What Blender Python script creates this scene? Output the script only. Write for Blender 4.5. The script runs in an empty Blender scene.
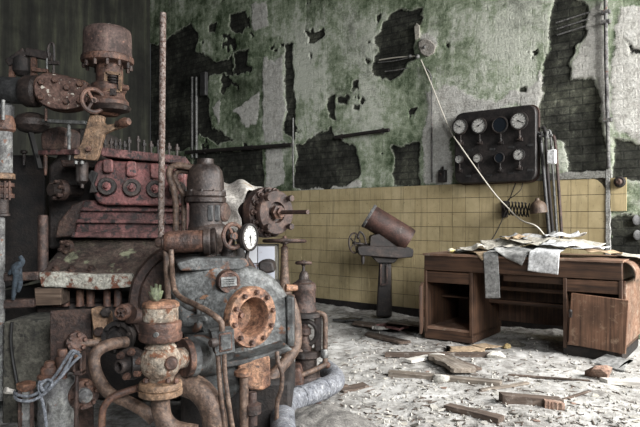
import bpy, bmesh, math, random
import numpy as np
from mathutils import Vector, Matrix, Euler
random.seed(7); RNG = np.random.default_rng(7)
sc = bpy.context.scene
COL = sc.collection
F, CX, HY, EYE = 615.0, 320.0, 219.0, 1.06
TH = math.radians(40)
WD = Vector((math.cos(TH), -math.sin(TH), 0))      # along the back wall
WN = Vector((-math.sin(TH), -math.cos(TH), 0))     # out of the back wall, into the room
W0 = Vector((0, 7.58, 0))

def at(x, y, Z): return Vector(((x-CX)/F*Z, Z, EYE-(y-HY)/F*Z))
def fl(x, y, h=0.0):
    Z = (EYE-h)*F/(y-HY); return Vector(((x-CX)/F*Z, Z, h))
def wpt(x, y, off=0.0):                            # (s, z) on the back wall
    t = (x-CX)/F; Z = (5.806-off)/(.766+.643*t)
    return (Z*(t*.766-.643)+4.874, EYE-(y-HY)/F*Z)
def wall3(s, z, off=0.0):
    p = W0+WD*s+WN*off; return Vector((p.x, p.y, z))
def wp3(x, y, off=0.0):
    s, z = wpt(x, y, off); return wall3(s, z, off)
def hexc(h, a=1.0):
    h = h.lstrip('#'); v = [int(h[i:i+2], 16)/255 for i in (0, 2, 4)]
    return tuple([x/12.92 if x <= .04045 else ((x+.055)/1.055)**2.4 for x in v]+[a])

# ---------------------------------------------------------------- materials
def tone(c, s=1.0, v=1.0):
    c = hexc(c) if isinstance(c, str) else c
    l = .3*c[0]+.59*c[1]+.11*c[2]
    return tuple([max(0, (l+(x-l)*s)*v) for x in c[:3]]+[1.0])
def newmat(name):
    m = bpy.data.materials.new(name); m.use_nodes = True
    nt = m.node_tree; b = nt.nodes['Principled BSDF']
    return m, nt, b
def N(nt, t, **kw):
    n = nt.nodes.new(t)
    for k, v in kw.items():
        if k in n.inputs: n.inputs[k].default_value = v
        else: setattr(n, k, v)
    return n
def L(nt, a, ao, b, bi): nt.links.new(a.outputs[ao], b.inputs[bi])
def ramp(nt, src, so, stops, interp='LINEAR'):
    r = nt.nodes.new('ShaderNodeValToRGB'); e = r.color_ramp.elements
    r.color_ramp.interpolation = interp
    while len(e) < len(stops): e.new(.5)
    for i, (p, c) in enumerate(stops):
        e[i].position = p; e[i].color = c if not isinstance(c, str) else hexc(c)
    L(nt, src, so, r, 'Fac'); return r
def mix(nt, fac, fo, a, ao, b, bo, mode='MIX'):
    m = nt.nodes.new('ShaderNodeMix'); m.data_type = 'RGBA'; m.blend_type = mode
    if isinstance(fac, float): m.inputs[0].default_value = fac
    else: L(nt, fac, fo, m, 0)
    if isinstance(a, tuple): m.inputs[6].default_value = a
    else: L(nt, a, ao, m, 6)
    if isinstance(b, tuple): m.inputs[7].default_value = b
    else: L(nt, b, bo, m, 7)
    return m
def math_(nt, op, a, b=None, clamp=False):
    m = nt.nodes.new('ShaderNodeMath'); m.operation = op; m.use_clamp = clamp
    for i, v in enumerate((a, b)):
        if v is None: continue
        if isinstance(v, (int, float)): m.inputs[i].default_value = v
        else: L(nt, v[0], v[1], m, i)
    return m
def grunge(name, cols, scale=9.0, rough=.82, metal=0.0, bump=.35, spec=None, spec_at=.66, spec_scale=28.0, fine=70.0, streak=None, grime=0.0, sat=1.0, val=1.0):
    """cols: colour stops dark -> light of the surface; spec: colour of flakes and specks."""
    m, nt, b = newmat(name)
    tc = N(nt, 'ShaderNodeTexCoord')
    oi = N(nt, 'ShaderNodeObjectInfo')
    off = N(nt, 'ShaderNodeVectorMath', operation='ADD'); L(nt, tc, 'Object', off, 0); L(nt, oi, 'Location', off, 1)
    n1 = N(nt, 'ShaderNodeTexNoise', Scale=scale, Detail=8.0, Roughness=.68); L(nt, off, 0, n1, 'Vector')
    k = len(cols)
    r1 = ramp(nt, n1, 'Fac', [(.30+.40*i/max(1, k-1), tone(c, sat, val)) for i, c in enumerate(cols)])
    n3 = N(nt, 'ShaderNodeTexNoise', Scale=fine, Detail=5.0, Roughness=.65); L(nt, off, 0, n3, 'Vector')
    r3 = ramp(nt, n3, 'Fac', [(.32, (.5, .5, .5, 1)), (.68, (1.42, 1.42, 1.42, 1))])
    cur = mix(nt, 1.0, None, r1, 'Color', r3, 'Color', 'MULTIPLY')
    if spec:
        n2 = N(nt, 'ShaderNodeTexNoise', Scale=spec_scale, Detail=6.0, Roughness=.62); L(nt, off, 0, n2, 'Vector')
        r2 = ramp(nt, n2, 'Fac', [(spec_at-.03, (0, 0, 0, 1)), (spec_at+.02, (1, 1, 1, 1))])
        cur = mix(nt, r2, 'Color', cur, 2, hexc(spec), None)
    if streak:
        mp = N(nt, 'ShaderNodeMapping'); mp.inputs['Scale'].default_value = (22, 22, 1.6); L(nt, off, 0, mp, 'Vector')
        n4 = N(nt, 'ShaderNodeTexNoise', Scale=1.0, Detail=5.0); L(nt, mp, 0, n4, 'Vector')
        r4 = ramp(nt, n4, 'Fac', [(.55, (0, 0, 0, 1)), (.68, (.8, .8, .8, 1))])
        cur = mix(nt, r4, 'Color', cur, 2, hexc(streak), None)
    if grime:
        n5 = N(nt, 'ShaderNodeTexNoise', Scale=scale*1.7, Detail=9.0, Roughness=.72, Distortion=.5); L(nt, off, 0, n5, 'Vector')
        r5 = ramp(nt, n5, 'Fac', [(.45, (0, 0, 0, 1)), (.60, (grime, grime, grime, 1))])
        cur = mix(nt, r5, 'Color', cur, 2, hexc('#17110e'), None)
        r6 = ramp(nt, n5, 'Fac', [(.30, (.55, .55, .55, 1)), (.40, (0, 0, 0, 1))])
        cur = mix(nt, r6, 'Color', cur, 2, tone(cols[-1], sat*.75, val*1.35), None)
    L(nt, cur, 2, b, 'Base Color')
    b.inputs['Roughness'].default_value = rough; b.inputs['Metallic'].default_value = metal
    b.inputs['Specular IOR Level'].default_value = .5
    if bump:
        s = math_(nt, 'ADD', (n1, 'Fac'), (n3, 'Fac'))
        bp = N(nt, 'ShaderNodeBump', Strength=bump, Distance=.012); L(nt, s, 0, bp, 'Height'); L(nt, bp, 0, b, 'Normal')
    return m
def plain(name, col, rough=.6, metal=0.0):
    m, nt, b = newmat(name); b.inputs['Base Color'].default_value = hexc(col)
    b.inputs['Roughness'].default_value = rough; b.inputs['Metallic'].default_value = metal; return m

M = {}
M['redblock'] = grunge('red oxide paint', ['#2c1c1b', '#5d3532', '#7d4744', '#8c5350'], 7, .62, spec='#2a2020', spec_at=.60, spec_scale=16, bump=.5, sat=0.85, val=0.98, grime=0.55)
M['redrib'] = grunge('red ribbed iron', ['#241a19', '#543331', '#6e4340', '#7f6058'], 9, .75, spec='#2b2322', spec_at=.56, spec_scale=20, bump=.6, sat=0.85, val=0.95, grime=0.65)
M['rust'] = grunge('brown rust', ['#2a1d18', '#4d352b', '#6b4a3a', '#7d5b45'], 10, .62, bump=.5, sat=0.92, val=0.88, grime=0.65)
M['rustred'] = grunge('dark red rust', ['#211613', '#412f29', '#574137', '#6a5446'], 11, .62, bump=.5, sat=0.95, val=0.78, grime=0.75)
M['can'] = grunge('maroon rust', ['#352622', '#533e37', '#655048', '#76624f'], 9, .75, spec='#8d6a5c', spec_at=.67, spec_scale=50, bump=.4, streak='#80655c', sat=0.9, val=0.72, grime=0.5)
M['orange'] = grunge('orange rust', ['#4a2e20', '#85573a', '#a06f4a', '#b5835a'], 12, .62, bump=.5, spec='#4a3a33', spec_at=.66, spec_scale=22, sat=0.78, val=0.86, grime=0.7)
M['tan'] = grunge('tan rust plate', ['#4a3526', '#7d5f43', '#967455', '#a4876a'], 14, .62, bump=.5, spec='#4b3b30', spec_at=.64, spec_scale=40, sat=0.85, val=0.82, grime=0.6)
M['speck'] = grunge('flaking plate', ['#3c2922', '#5f4439', '#75564a', '#866c5c'], 12, .85, bump=.6, spec='#c4bcae', spec_at=.635, spec_scale=26, sat=0.85, val=0.8, grime=0.5)
M['dark'] = grunge('oily dark iron', ['#0f0d0c', '#231d1b', '#372c27', '#4a3a32'], 9, .6, bump=.4, sat=0.9, val=0.9, grime=0.4)
M['dark2'] = grunge('sooty iron', ['#0a0909', '#171413', '#251f1c', '#332a25'], 9, .75, bump=.4)
M['grey'] = grunge('grey flaking paint', ['#3b3c3b', '#5f615f', '#787a78', '#8f908c'], 8, .6, bump=.4, spec='#76513a', spec_at=.63, spec_scale=11, sat=0.75, val=0.92, grime=0.6)
M['greyd'] = grunge('grey dark paint', ['#252626', '#404241', '#565857', '#6c6d6a'], 8, .6, bump=.4, spec='#5d4030', spec_at=.61, spec_scale=13, sat=0.8, val=0.88, grime=0.65)
M['pale'] = grunge('pale scale on rust', ['#5c4636', '#8b7560', '#a49683', '#b9ae9e'], 13, .9, bump=.7, spec='#6b4630', spec_at=.57, spec_scale=18, sat=0.85, val=0.82, grime=0.6)
M['strip'] = grunge('peeling white paint', ['#6d6456', '#a19c8f', '#b3b0a2', '#bfbcb0'], 9, .8, bump=.6, spec='#6a4231', spec_at=.56, spec_scale=15, sat=0.9, val=0.9, grime=0.45)
M['moss'] = grunge('mossy iron', ['#2c211d', '#4c3a33', '#5d5046', '#6e6753'], 8, .75, bump=.6, spec='#7e7f68', spec_at=.62, spec_scale=9, sat=0.95, val=0.75, grime=0.7)
M['strain'] = grunge('brown black casting', ['#1d1816', '#362b27', '#4a3c35', '#5c4c42'], 10, .5, metal=.3, bump=.3, streak='#565250', sat=0.8, val=0.8, grime=0.4)
M['copper'] = grunge('rusty tube', ['#33251e', '#594437', '#705949', '#856f5f'], 20, .62, bump=.4, sat=0.92, val=0.8, grime=0.55)
M['rod'] = grunge('scaly rod', ['#4a3a33', '#7b6a60', '#91827a', '#a2958c'], 45, .9, bump=.6, spec='#4a352b', spec_at=.55, spec_scale=60, sat=0.85, val=0.75, grime=0.3)
M['conc'] = grunge('stained concrete', ['#353430', '#545249', '#69665c', '#7a776d'], 7, .95, bump=.5, spec='#2c2c28', spec_at=.62, spec_scale=14, sat=1, val=0.75, grime=0.5)
M['lag'] = grunge('pipe lagging', ['#55585e', '#767981', '#8d9096', '#a0a2a6'], 14, .95, bump=.9, spec='#b8b8b6', spec_at=.67, spec_scale=35, sat=0.8, val=0.85, grime=0.3)
M['greypipe'] = grunge('grey scaling pipe', ['#3d3a38', '#686767', '#83837f', '#97968f'], 14, .85, bump=.5, spec='#6a4f42', spec_at=.65, spec_scale=26, sat=0.9, val=0.8, grime=0.5)
M['slate'] = grunge('dull grey pipe', ['#1b1b1b', '#2d2d2d', '#3b3b3b', '#494847'], 8, .5, bump=.3)
M['board'] = grunge('black enamel board', ['#100f0f', '#1f1d1d', '#2c2827', '#383230'], 9, .5, bump=.2, spec='#4b4541', spec_at=.68, spec_scale=24)
M['boardrim'] = grunge('board edge', ['#1c1513', '#382823', '#46322b', '#533c33'], 12, .6, bump=.2)
M['steel'] = grunge('worn steel', ['#3a3a39', '#5e5e5c', '#757573', '#8a8985'], 25, .55, metal=.3, bump=.2)
M['rope'] = grunge('blue grey rope', ['#50565f', '#767d88', '#8f95a0', '#a3a8b0'], 60, .9, bump=.6, sat=0.7, val=.62, grime=0.2)
M['blue'] = grunge('blue rag', ['#1c2933', '#304452', '#41586a', '#516a7c'], 12, .95, bump=.4, sat=0.6, val=.5, grime=0.4)
M['cloth'] = grunge('dirty white cloth', ['#6e6861', '#9a958d', '#b2ada5', '#c2bdb6'], 7, .95, bump=.3, spec='#8a7660', spec_at=.66, spec_scale=9, sat=1, val=1, grime=0.25)
M['cable'] = plain('white cable', '#b9b4a8', .6)
M['black'] = plain('black rubber', '#161514', .6)
M['leaf'] = grunge('pale leaf', ['#8d9678', '#b3bb9a', '#c9cfb6', '#d9dccb'], 30, .7, bump=.1)
M['panel_wood'] = None
def wood(name, cols, axis='X', scale=1.0, rough=.65, dust=None):
    m, nt, b = newmat(name)
    tc = N(nt, 'ShaderNodeTexCoord'); oi = N(nt, 'ShaderNodeObjectInfo')
    off = N(nt, 'ShaderNodeVectorMath', operation='ADD'); L(nt, tc, 'Object', off, 0); L(nt, oi, 'Location', off, 1)
    mp = N(nt, 'ShaderNodeMapping')
    s = [45*scale]*3; s['XYZ'.index(axis)] = 2.2*scale; mp.inputs['Scale'].default_value = s
    L(nt, off, 0, mp, 'Vector')
    n1 = N(nt, 'ShaderNodeTexNoise', Scale=1.0, Detail=6.0, Roughness=.6, Distortion=.6); L(nt, mp, 0, n1, 'Vector')
    k = len(cols)
    r1 = ramp(nt, n1, 'Fac', [(.28+.44*i/(k-1), c) for i, c in enumerate(cols)])
    n2 = N(nt, 'ShaderNodeTexNoise', Scale=6.0, Detail=6.0); L(nt, off, 0, n2, 'Vector')
    r2 = ramp(nt, n2, 'Fac', [(.3, (.55, .55, .55, 1)), (.7, (1.25, 1.25, 1.25, 1))])
    cur = mix(nt, 1.0, None, r1, 'Color', r2, 'Color', 'MULTIPLY')
    if dust:
        n3 = N(nt, 'ShaderNodeTexNoise', Scale=17.0, Detail=8.0, Roughness=.7); L(nt, off, 0, n3, 'Vector')
        r3 = ramp(nt, n3, 'Fac', [(.55, (0, 0, 0, 1)), (.7, (.75, .75, .75, 1))])
        cur = mix(nt, r3, 'Color', cur, 2, hexc(dust), None)
    L(nt, cur, 2, b, 'Base Color'); b.inputs['Roughness'].default_value = rough
    bp = N(nt, 'ShaderNodeBump', Strength=.3, Distance=.004); L(nt, n1, 'Fac', bp, 'Height'); L(nt, bp, 0, b, 'Normal')
    return m
WOODC = ['#20150e', '#3b281c', '#4e3727', '#624737']
M['woodx'] = wood('desk wood', WOODC, 'X')
M['woodz'] = wood('desk wood upright', WOODC, 'Z')
M['doorw'] = wood('desk door wood', ['#3c281d', '#5f4433', '#755643', '#8a6a55'], 'Z', dust='#98816c')
M['wooddust'] = wood('dusty desk wood', ['#4a3527', '#6b4e3c', '#806656', '#957f70'], 'X', dust='#a09788')
M['plank'] = wood('grey plank', ['#3d362f', '#675d52', '#82786d', '#968d83'], 'X', rough=.9, dust='#b0aba2')
M['plankd'] = wood('dark plank', ['#2a221d', '#493d34', '#5e5046', '#70635a'], 'X', rough=.9, dust='#98928a')
M['plankw'] = wood('white plank', ['#8f8a82', '#b9b5ad', '#cbc8c1', '#d6d3cd'], 'X', rough=.9)
def papermat(name, cols, dirt='#8a7c66'):
    return grunge(name, cols, 6, .95, bump=.12, spec=dirt, spec_at=.66, spec_scale=9, fine=40)
M['paper'] = papermat('aged paper', ['#8d877a', '#aaa599', '#b7b3a8', '#c4c0b6'])
M['paperw'] = papermat('white paper', ['#a4a5a6', '#c1c2c3', '#cccdcd', '#d5d6d6'], '#9a9a98')
M['papert'] = papermat('tan card', ['#83705a', '#9f8a70', '#ab977d', '#b7a58c'], '#7a664e')
M['paperg'] = papermat('grey print', ['#5e5e5d', '#7e7e7c', '#939391', '#a2a29f'], '#555554')
M['plaster'] = grunge('plaster crumb', ['#7d7870', '#a19d95', '#b3b0a8', '#c2bfb8'], 14, .95, bump=.4)
M['brickc'] = grunge('brick crumb', ['#5e463a', '#7d6355', '#917a6c', '#a59689'], 14, .95, bump=.4)

# ---------------------------------------------------------------- geometry
def frame(axis):
    a = Vector(axis).normalized()
    r = Vector((0, 0, 1)) if abs(a.z) < .9 else Vector((1, 0, 0))
    u = r.cross(a).normalized(); v = a.cross(u).normalized()
    return a, u, v
class MB:
    def __init__(s): s.v = []; s.f = []
    def add(s, vs, fs):
        o = len(s.v); s.v += [Vector(p) for p in vs]; s.f += [tuple(i+o for i in f) for f in fs]; return s
    def hexa(s, p):      # 4 front (bl, br, tr, tl) + 4 back
        return s.add(p, [(0, 1, 2, 3), (5, 4, 7, 6), (4, 0, 3, 7), (1, 5, 6, 2), (3, 2, 6, 7), (4, 5, 1, 0)])
    def box(s, c, d, R=None):
        c = Vector(c); x, y, z = d[0]/2, d[1]/2, d[2]/2
        p = [Vector(q) for q in ((-x, -y, -z), (x, -y, -z), (x, -y, z), (-x, -y, z), (-x, y, -z), (x, y, -z), (x, y, z), (-x, y, z))]
        if R is not None: p = [R @ q for q in p]
        return s.hexa([c+q for q in p])
    def bar(s, a, b, w, h, up=(0, 0, 1)):
        a, b = Vector(a), Vector(b); d = (b-a); l = d.length; d.normalize()
        u = Vector(up).cross(d)
        if u.length < 1e-4: u = Vector((1, 0, 0)).cross(d)
        u.normalize(); w_ = d.cross(u)
        R = Matrix((d, u, w_)).transposed()
        return s.box((a+b)/2, (l, w, h), R)
    def prism(s, front, back):
        n = len(front)
        fs = [tuple(range(n)), tuple(range(2*n-1, n-1, -1))]
        for i in range(n):
            j = (i+1) % n; fs.append((j, i, n+i, n+j))
        return s.add(list(front)+list(back), fs)
    def prism_px(s, pts, Z, depth, yaw=0.0, xc=None, rnd=0):
        a = math.radians(yaw); xc = pts[0][0] if xc is None else xc
        n = Vector((math.sin(a), -math.cos(a), 0)); X0 = (xc-CX)/F*Z
        if rnd: pts = rounded(pts, rnd)
        fr = []
        for x, y in pts:
            t = (x-CX)/F; Zp = (X0*n.x + Z*n.y)/(t*n.x+n.y); fr.append(at(x, y, Zp))
        return s.prism(fr, [p-n*depth for p in fr])
    def lathe(s, o, axis, prof, n=28, caps=True, squash=1.0):
        o = Vector(o); a, u, v = frame(axis); vs = []; fs = []
        for r, t in prof:
            for k in range(n):
                q = 2*math.pi*k/n; vs.append(o+a*t+u*(r*math.cos(q)*squash)+v*(r*math.sin(q)))
        m = len(prof)
        for i in range(m-1):
            for k in range(n):
                k2 = (k+1) % n; fs.append((i*n+k, i*n+k2, (i+1)*n+k2, (i+1)*n+k))
        if caps:
            if prof[0][0] > 1e-5: fs.append(tuple(range(n-1, -1, -1)))
            if prof[-1][0] > 1e-5: fs.append(tuple((m-1)*n+k for k in range(n)))
        return s.add(vs, fs)
    def vl(s, xc, Z, prof, n=28):    # vertical lathe from (half width px, y px), listed top to bottom
        b = at(xc, prof[-1][1], Z)
        return s.lathe(b, (0, 0, 1), [(h*Z/F, (prof[-1][1]-y)/F*Z) for h, y in reversed(prof)], n)
    def cyl(s, a, b, r, r2=None, n=20):
        a, b = Vector(a), Vector(b); return s.lathe(a, b-a, [(r, 0), (r if r2 is None else r2, (b-a).length)], n)
    def bolts(s, o, axis, R, n, r, h, ph=0.0):
        a, u, v = frame(axis)
        for k in range(n):
            q = 2*math.pi*(k+ph)/n
            s.lathe(Vector(o)+u*(R*math.cos(q))+v*(R*math.sin(q)), a, [(r, -.002), (r, h*.8), (r*.8, h)], 6)
        return s
    def torus(s, o, axis, R, r, n=32, m=8, a0=0, a1=2*math.pi):
        o = Vector(o); a, u, v = frame(axis)
        pts = [o+u*(R*math.cos(a0+(a1-a0)*k/n))+v*(R*math.sin(a0+(a1-a0)*k/n)) for k in range(n if a1-a0 > 6.28 else n+1)]
        return s.tube(pts, r, m, smooth=False, closed=a1-a0 > 6.28)
    def tube(s, pts, r, n=10, smooth=True, closed=False):
        pts = [Vector(p) for p in pts]
        if smooth and len(pts) > 2: pts, rr = catmull(pts, r)
        else: rr = [r]*len(pts) if not isinstance(r, (list, tuple)) else list(r)
        vs = []; fs = []; m = len(pts); pu = None
        for i, p in enumerate(pts):
            d = (pts[(i+1) % m]-pts[i-1]) if closed else (pts[min(i+1, m-1)]-pts[max(i-1, 0)])
            d.normalize()
            if pu is None: _, pu, _ = frame(d)
            pu = (pu-d*pu.dot(d)).normalized(); w = d.cross(pu)
            for k in range(n):
                q = 2*math.pi*k/n; vs.append(p+pu*(rr[i]*math.cos(q))+w*(rr[i]*math.sin(q)))
        for i in range(m if closed else m-1):
            j = (i+1) % m
            for k in range(n):
                k2 = (k+1) % n; fs.append((i*n+k, i*n+k2, j*n+k2, j*n+k))
        if not closed: fs += [tuple(range(n-1, -1, -1)), tuple((m-1)*n+k for k in range(n))]
        return s.add(vs, fs)
    def ball(s, o, r, n=20, sq=(1, 1, 1)):
        vs = []; o = Vector(o); m = n//2; fs = []
        for i in range(m+1):
            th = math.pi*i/m
            for k in range(n):
                q = 2*math.pi*k/n
                vs.append(o+Vector((r*sq[0]*math.sin(th)*math.cos(q), r*sq[1]*math.sin(th)*math.sin(q), -r*sq[2]*math.cos(th))))
        for i in range(m):
            for k in range(n):
                k2 = (k+1) % n; fs.append((i*n+k, i*n+k2, (i+1)*n+k2, (i+1)*n+k))
        return s.add(vs, fs)
    def wheel(s, o, axis, R, r, spokes=4, hub=.22, ph=0.0):
        a, u, v = frame(axis); o = Vector(o)
        s.torus(o, a, R, r)
        for k in range(spokes):
            q = 2*math.pi*(k+ph)/spokes; d = u*math.cos(q)+v*math.sin(q)
            s.tube([o, o+d*R], r*.75, 8, smooth=False)
        s.lathe(o-a*r*1.6, a, [(R*hub, 0), (R*hub, r*3.2)], 14); return s
def rounded(pts, rad, k=5):
    out = []; n = len(pts)
    for i in range(n):
        p0, p, p1 = Vector(pts[i-1]), Vector(pts[i]), Vector(pts[(i+1) % n])
        a, b = (p0-p), (p1-p); r = min(rad, a.length*.45, b.length*.45)
        A, B = p+a.normalized()*r, p+b.normalized()*r
        for j in range(k+1):
            t = j/k; q = A*(1-t)**2+p*2*t*(1-t)+B*t*t; out.append(tuple(q))
    return out
def catmull(pts, r, k=6):
    out = []; rr = []; n = len(pts); rl = r if isinstance(r, (list, tuple)) else [r]*n
    for i in range(n-1):
        p0, p1, p2, p3 = pts[max(i-1, 0)], pts[i], pts[i+1], pts[min(i+2, n-1)]
        for j in range(k):
            t = j/k
            out.append(.5*((2*p1)+(p2-p0)*t+(2*p0-5*p1+4*p2-p3)*t*t+(3*p1-p0-3*p2+p3)*t**3)); rr.append(rl[i]*(1-t)+rl[i+1]*t)
    out.append(pts[-1]); rr.append(rl[-1]); return out, rr

WORLD = {}
def build(name, mb, mat, parent=None, bevel=0.0, seg=2, ang=38, sub=0, label=None, mats=None, disp=None):
    """One mesh object from a builder in world coordinates (or in the parent's local ones, see LOCAL)."""
    c = Vector((0, 0, 0))
    lo = Vector([min(p[i] for p in mb.v) for i in range(3)]); hi = Vector([max(p[i] for p in mb.v) for i in range(3)])
    c = (lo+hi)/2
    me = bpy.data.meshes.new(name)
    me.from_pydata([p-c for p in mb.v], [], mb.f)
    bm = bmesh.new(); bm.from_mesh(me); bmesh.ops.recalc_face_normals(bm, faces=bm.faces); bm.to_mesh(me); bm.free()
    me.polygons.foreach_set('use_smooth', [True]*len(me.polygons)); me.set_sharp_from_angle(angle=math.radians(ang))
    me.materials.append(mat)
    o = bpy.data.objects.new(name, me); COL.objects.link(o)
    if parent is not None and parent in LOCAL:
        o.parent = parent; o.location = c; LOCAL.add(o); WORLD[o] = c
        if not parent.type == 'EMPTY': o.location = c-WORLD[parent]
    else:
        pw = WORLD.get(parent, Vector((0, 0, 0)))
        if parent is not None: o.parent = parent
        o.location = c-pw; WORLD[o] = c
    if bevel:
        b = o.modifiers.new('bevel', 'BEVEL'); b.width = bevel; b.segments = seg; b.limit_method = 'ANGLE'; b.angle_limit = math.radians(35); b.harden_normals = False
    if sub:
        q = o.modifiers.new('subdivision', 'SUBSURF'); q.levels = sub; q.render_levels = sub
    if label: o['label'] = label
    return o
LOCAL = set()
def tag(o, label, cat, group=None, kind=None):
    o['label'] = label; o['category'] = cat
    if group: o['group'] = group
    if kind: o['kind'] = kind
    return o
def thing(name, label, cat, loc, rotz=None, group=None):
    o = bpy.data.objects.new(name, None); COL.objects.link(o); o.location = loc; o.empty_display_size = .1
    WORLD[o] = Vector(loc)
    if rotz is not None: o.rotation_euler = (0, 0, rotz); LOCAL.add(o)
    return tag(o, label, cat, group)
def one(name, mb, mat, label, cat, group=None, **kw): return tag(build(name, mb, mat, **kw), label, cat, group)
def struct(o): o['kind'] = 'structure'; return o
def copy_tree(o, parent=None):
    c = o.copy(); COL.objects.link(c); c.parent = parent
    for ch in o.children: copy_tree(ch, c)
    return c
# ================================================================ ROOM
def vnoise(x, y, seed):
    r = np.random.default_rng(seed); T = r.random((256, 256))
    xi = np.floor(x).astype(int); yi = np.floor(y).astype(int); fx = x-xi; fy = y-yi
    fx = fx*fx*(3-2*fx); fy = fy*fy*(3-2*fy)
    g = lambda a, b: T[a % 256, b % 256]
    return (g(xi, yi)*(1-fx)+g(xi+1, yi)*fx)*(1-fy)+(g(xi, yi+1)*(1-fx)+g(xi+1, yi+1)*fx)*fy
def fbm(x, y, f, seed, o=5, gain=.55):
    t = 0; a = 1; s = 0
    for i in range(o): t = t+a*vnoise(x*f*2**i+17.3*i, y*f*2**i+9.1*i, seed+i); s += a; a *= gain
    return t/s
def sdist(X, Y, poly):
    """signed distance to a polygon, negative inside"""
    d = np.full(X.shape, 1e9); ins = np.zeros(X.shape, bool); n = len(poly)
    for i in range(n):
        (ax, ay), (bx, by) = poly[i], poly[(i+1) % n]
        ex, ey = bx-ax, by-ay; wx, wy = X-ax, Y-ay
        t = np.clip((wx*ex+wy*ey)/(ex*ex+ey*ey+1e-12), 0, 1)
        d = np.minimum(d, np.hypot(wx-ex*t, wy-ey*t))
        c = ((ay > Y) != (by > Y)) & (X < (bx-ax)*(Y-ay)/((by-ay) if abs(by-ay) > 1e-9 else 1e-9)+ax)
        ins ^= c
    return np.where(ins, -d, d)
S0, S1, Z1, ST = -3.56, 4.9, 5.4, .0125
ns, nz = int((S1-S0)/ST)+1, int(Z1/ST)+1
Sg, Zg = np.meshgrid(np.linspace(S0, S1, ns), np.linspace(0, Z1, nz))
wx = Sg+.16*(fbm(Sg, Zg, 3.2, 11)-.5)+.05*(fbm(Sg, Zg, 14, 12)-.5)
wz = Zg+.16*(fbm(Sg, Zg, 3.2, 21)-.5)+.05*(fbm(Sg, Zg, 14, 22)-.5)
k5 = lambda pts: [wpt(150+x/2.248, y/2.248) for x, y in pts]
k6 = lambda pts: [wpt(380+x/2.246, y/2.246) for x, y in pts]
FALLEN = [k5(p) for p in (
    [(-15, 90), (15, 100), (60, 75), (92, 52), (106, 80), (100, 122), (150, 140), (186, 128), (182, 165), (132, 172), (125, 205), (140, 285), (182, 312), (150, 322), (110, 300), (95, 335), (-15, 335)],
    [(180, 32), (215, 20), (224, 45), (206, 78), (183, 68)], [(192, 124), (222, 112), (214, 162), (183, 162)],
    [(130, 60), (148, 53), (146, 72), (131, 72)], [(100, 347), (252, 330), (258, 425), (100, 425)],
    [(330, 328), (400, 290), (410, 310), (462, 330), (467, 390), (444, 415), (325, 424)],
    [(406, 214), (421, 212), (415, 272), (401, 266)], [(425, 218), (451, 213), (441, 234), (426, 234)], [(458, 180), (472, 178), (470, 196), (458, 196)],
    [(460, 230), (474, 228), (472, 246), (460, 244)],
    [(500, 85), (528, 55), (566, 40), (580, 40), (600, 60), (590, 110), (566, 168), (522, 180), (500, 150), (512, 118)],
    [(304, 100), (322, 98), (324, 312), (302, 303)])]
FALLEN += [k6(p) for p in (
    [(0, 60), (30, 20), (92, 14), (92, 60), (60, 88), (78, 130), (30, 165), (0, 150)],
    [(388, -5), (428, -5), (472, 12), (477, 70), (440, 108), (421, 180), (468, 178), (492, 220), (512, 392), (420, 394), (413, 320), (362, 305), (355, 250), (372, 140), (386, 100)],
    [(524, 312), (600, 322), (640, 420), (520, 405)], [(30, 325), (88, 318), (88, 417), (30, 417)],
    [(306, 196), (318, 192), (320, 206), (308, 206)], [(545, 82), (558, 92), (566, 120), (590, 130), (592, 118), (570, 108)])]
FALLEN += [[wpt(608, 215), wpt(645, 214), wpt(645, 300), wpt(608, 300)]]
PALE = [k6(p) for p in (
    [(100, 205), (150, 188), (175, 200), (205, 212), (262, 228), (290, 212), (350, 185), (365, 150), (372, 190), (352, 262), (300, 240), (240, 248), (185, 262), (165, 290), (158, 412), (95, 412), (97, 290), (112, 262)],
    [(482, 10), (508, 0), (516, 300), (500, 260), (482, 178), (425, 182), (452, 108), (474, 72)],
    [(540, 18), (640, 10), (640, 330), (584, 320), (530, 290), (524, 200), (528, 100)],
    [(86, 90), (108, 84), (128, 100), (120, 128), (95, 126)], [(78, 55), (90, 52), (90, 88), (80, 86)])]
PALE += [k5(p) for p in (
    [(256, 128), (282, 138), (299, 120), (301, 322), (258, 322)], [(262, 332), (298, 330), (298, 424), (262, 424)],
    [(190, 252), (215, 232), (248, 208), (241, 282), (215, 292)], [(140, 235), (155, 215), (152, 275)], [(345, 405), (420, 400), (470, 408), (470, 424), (330, 424)], [(230, 5), (262, 0), (268, 60), (235, 75)])]
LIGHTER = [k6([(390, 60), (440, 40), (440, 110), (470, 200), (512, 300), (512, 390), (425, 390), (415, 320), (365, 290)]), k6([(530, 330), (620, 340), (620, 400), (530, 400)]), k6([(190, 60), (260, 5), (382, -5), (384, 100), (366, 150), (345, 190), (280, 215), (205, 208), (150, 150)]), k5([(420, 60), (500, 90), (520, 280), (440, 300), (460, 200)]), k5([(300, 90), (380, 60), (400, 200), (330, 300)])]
fa = np.full(Sg.shape, 9.0); pa = fa.copy(); li = fa.copy()
for p in FALLEN: fa = np.minimum(fa, sdist(wx, wz, p))
for p in PALE: pa = np.minimum(pa, sdist(wx, wz, p))
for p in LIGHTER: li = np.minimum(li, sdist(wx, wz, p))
spots = fbm(Sg, Zg, 4.5, 55)
fa = np.where((spots > .715) & (pa > .05), np.minimum(fa, (.715-spots)*.6), fa)
fm = np.clip(.5-fa/.12, 0, 1); pm = np.clip(.5-pa/.12, 0, 1); lm = np.clip(.5-li/.9, 0, 1)
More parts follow.
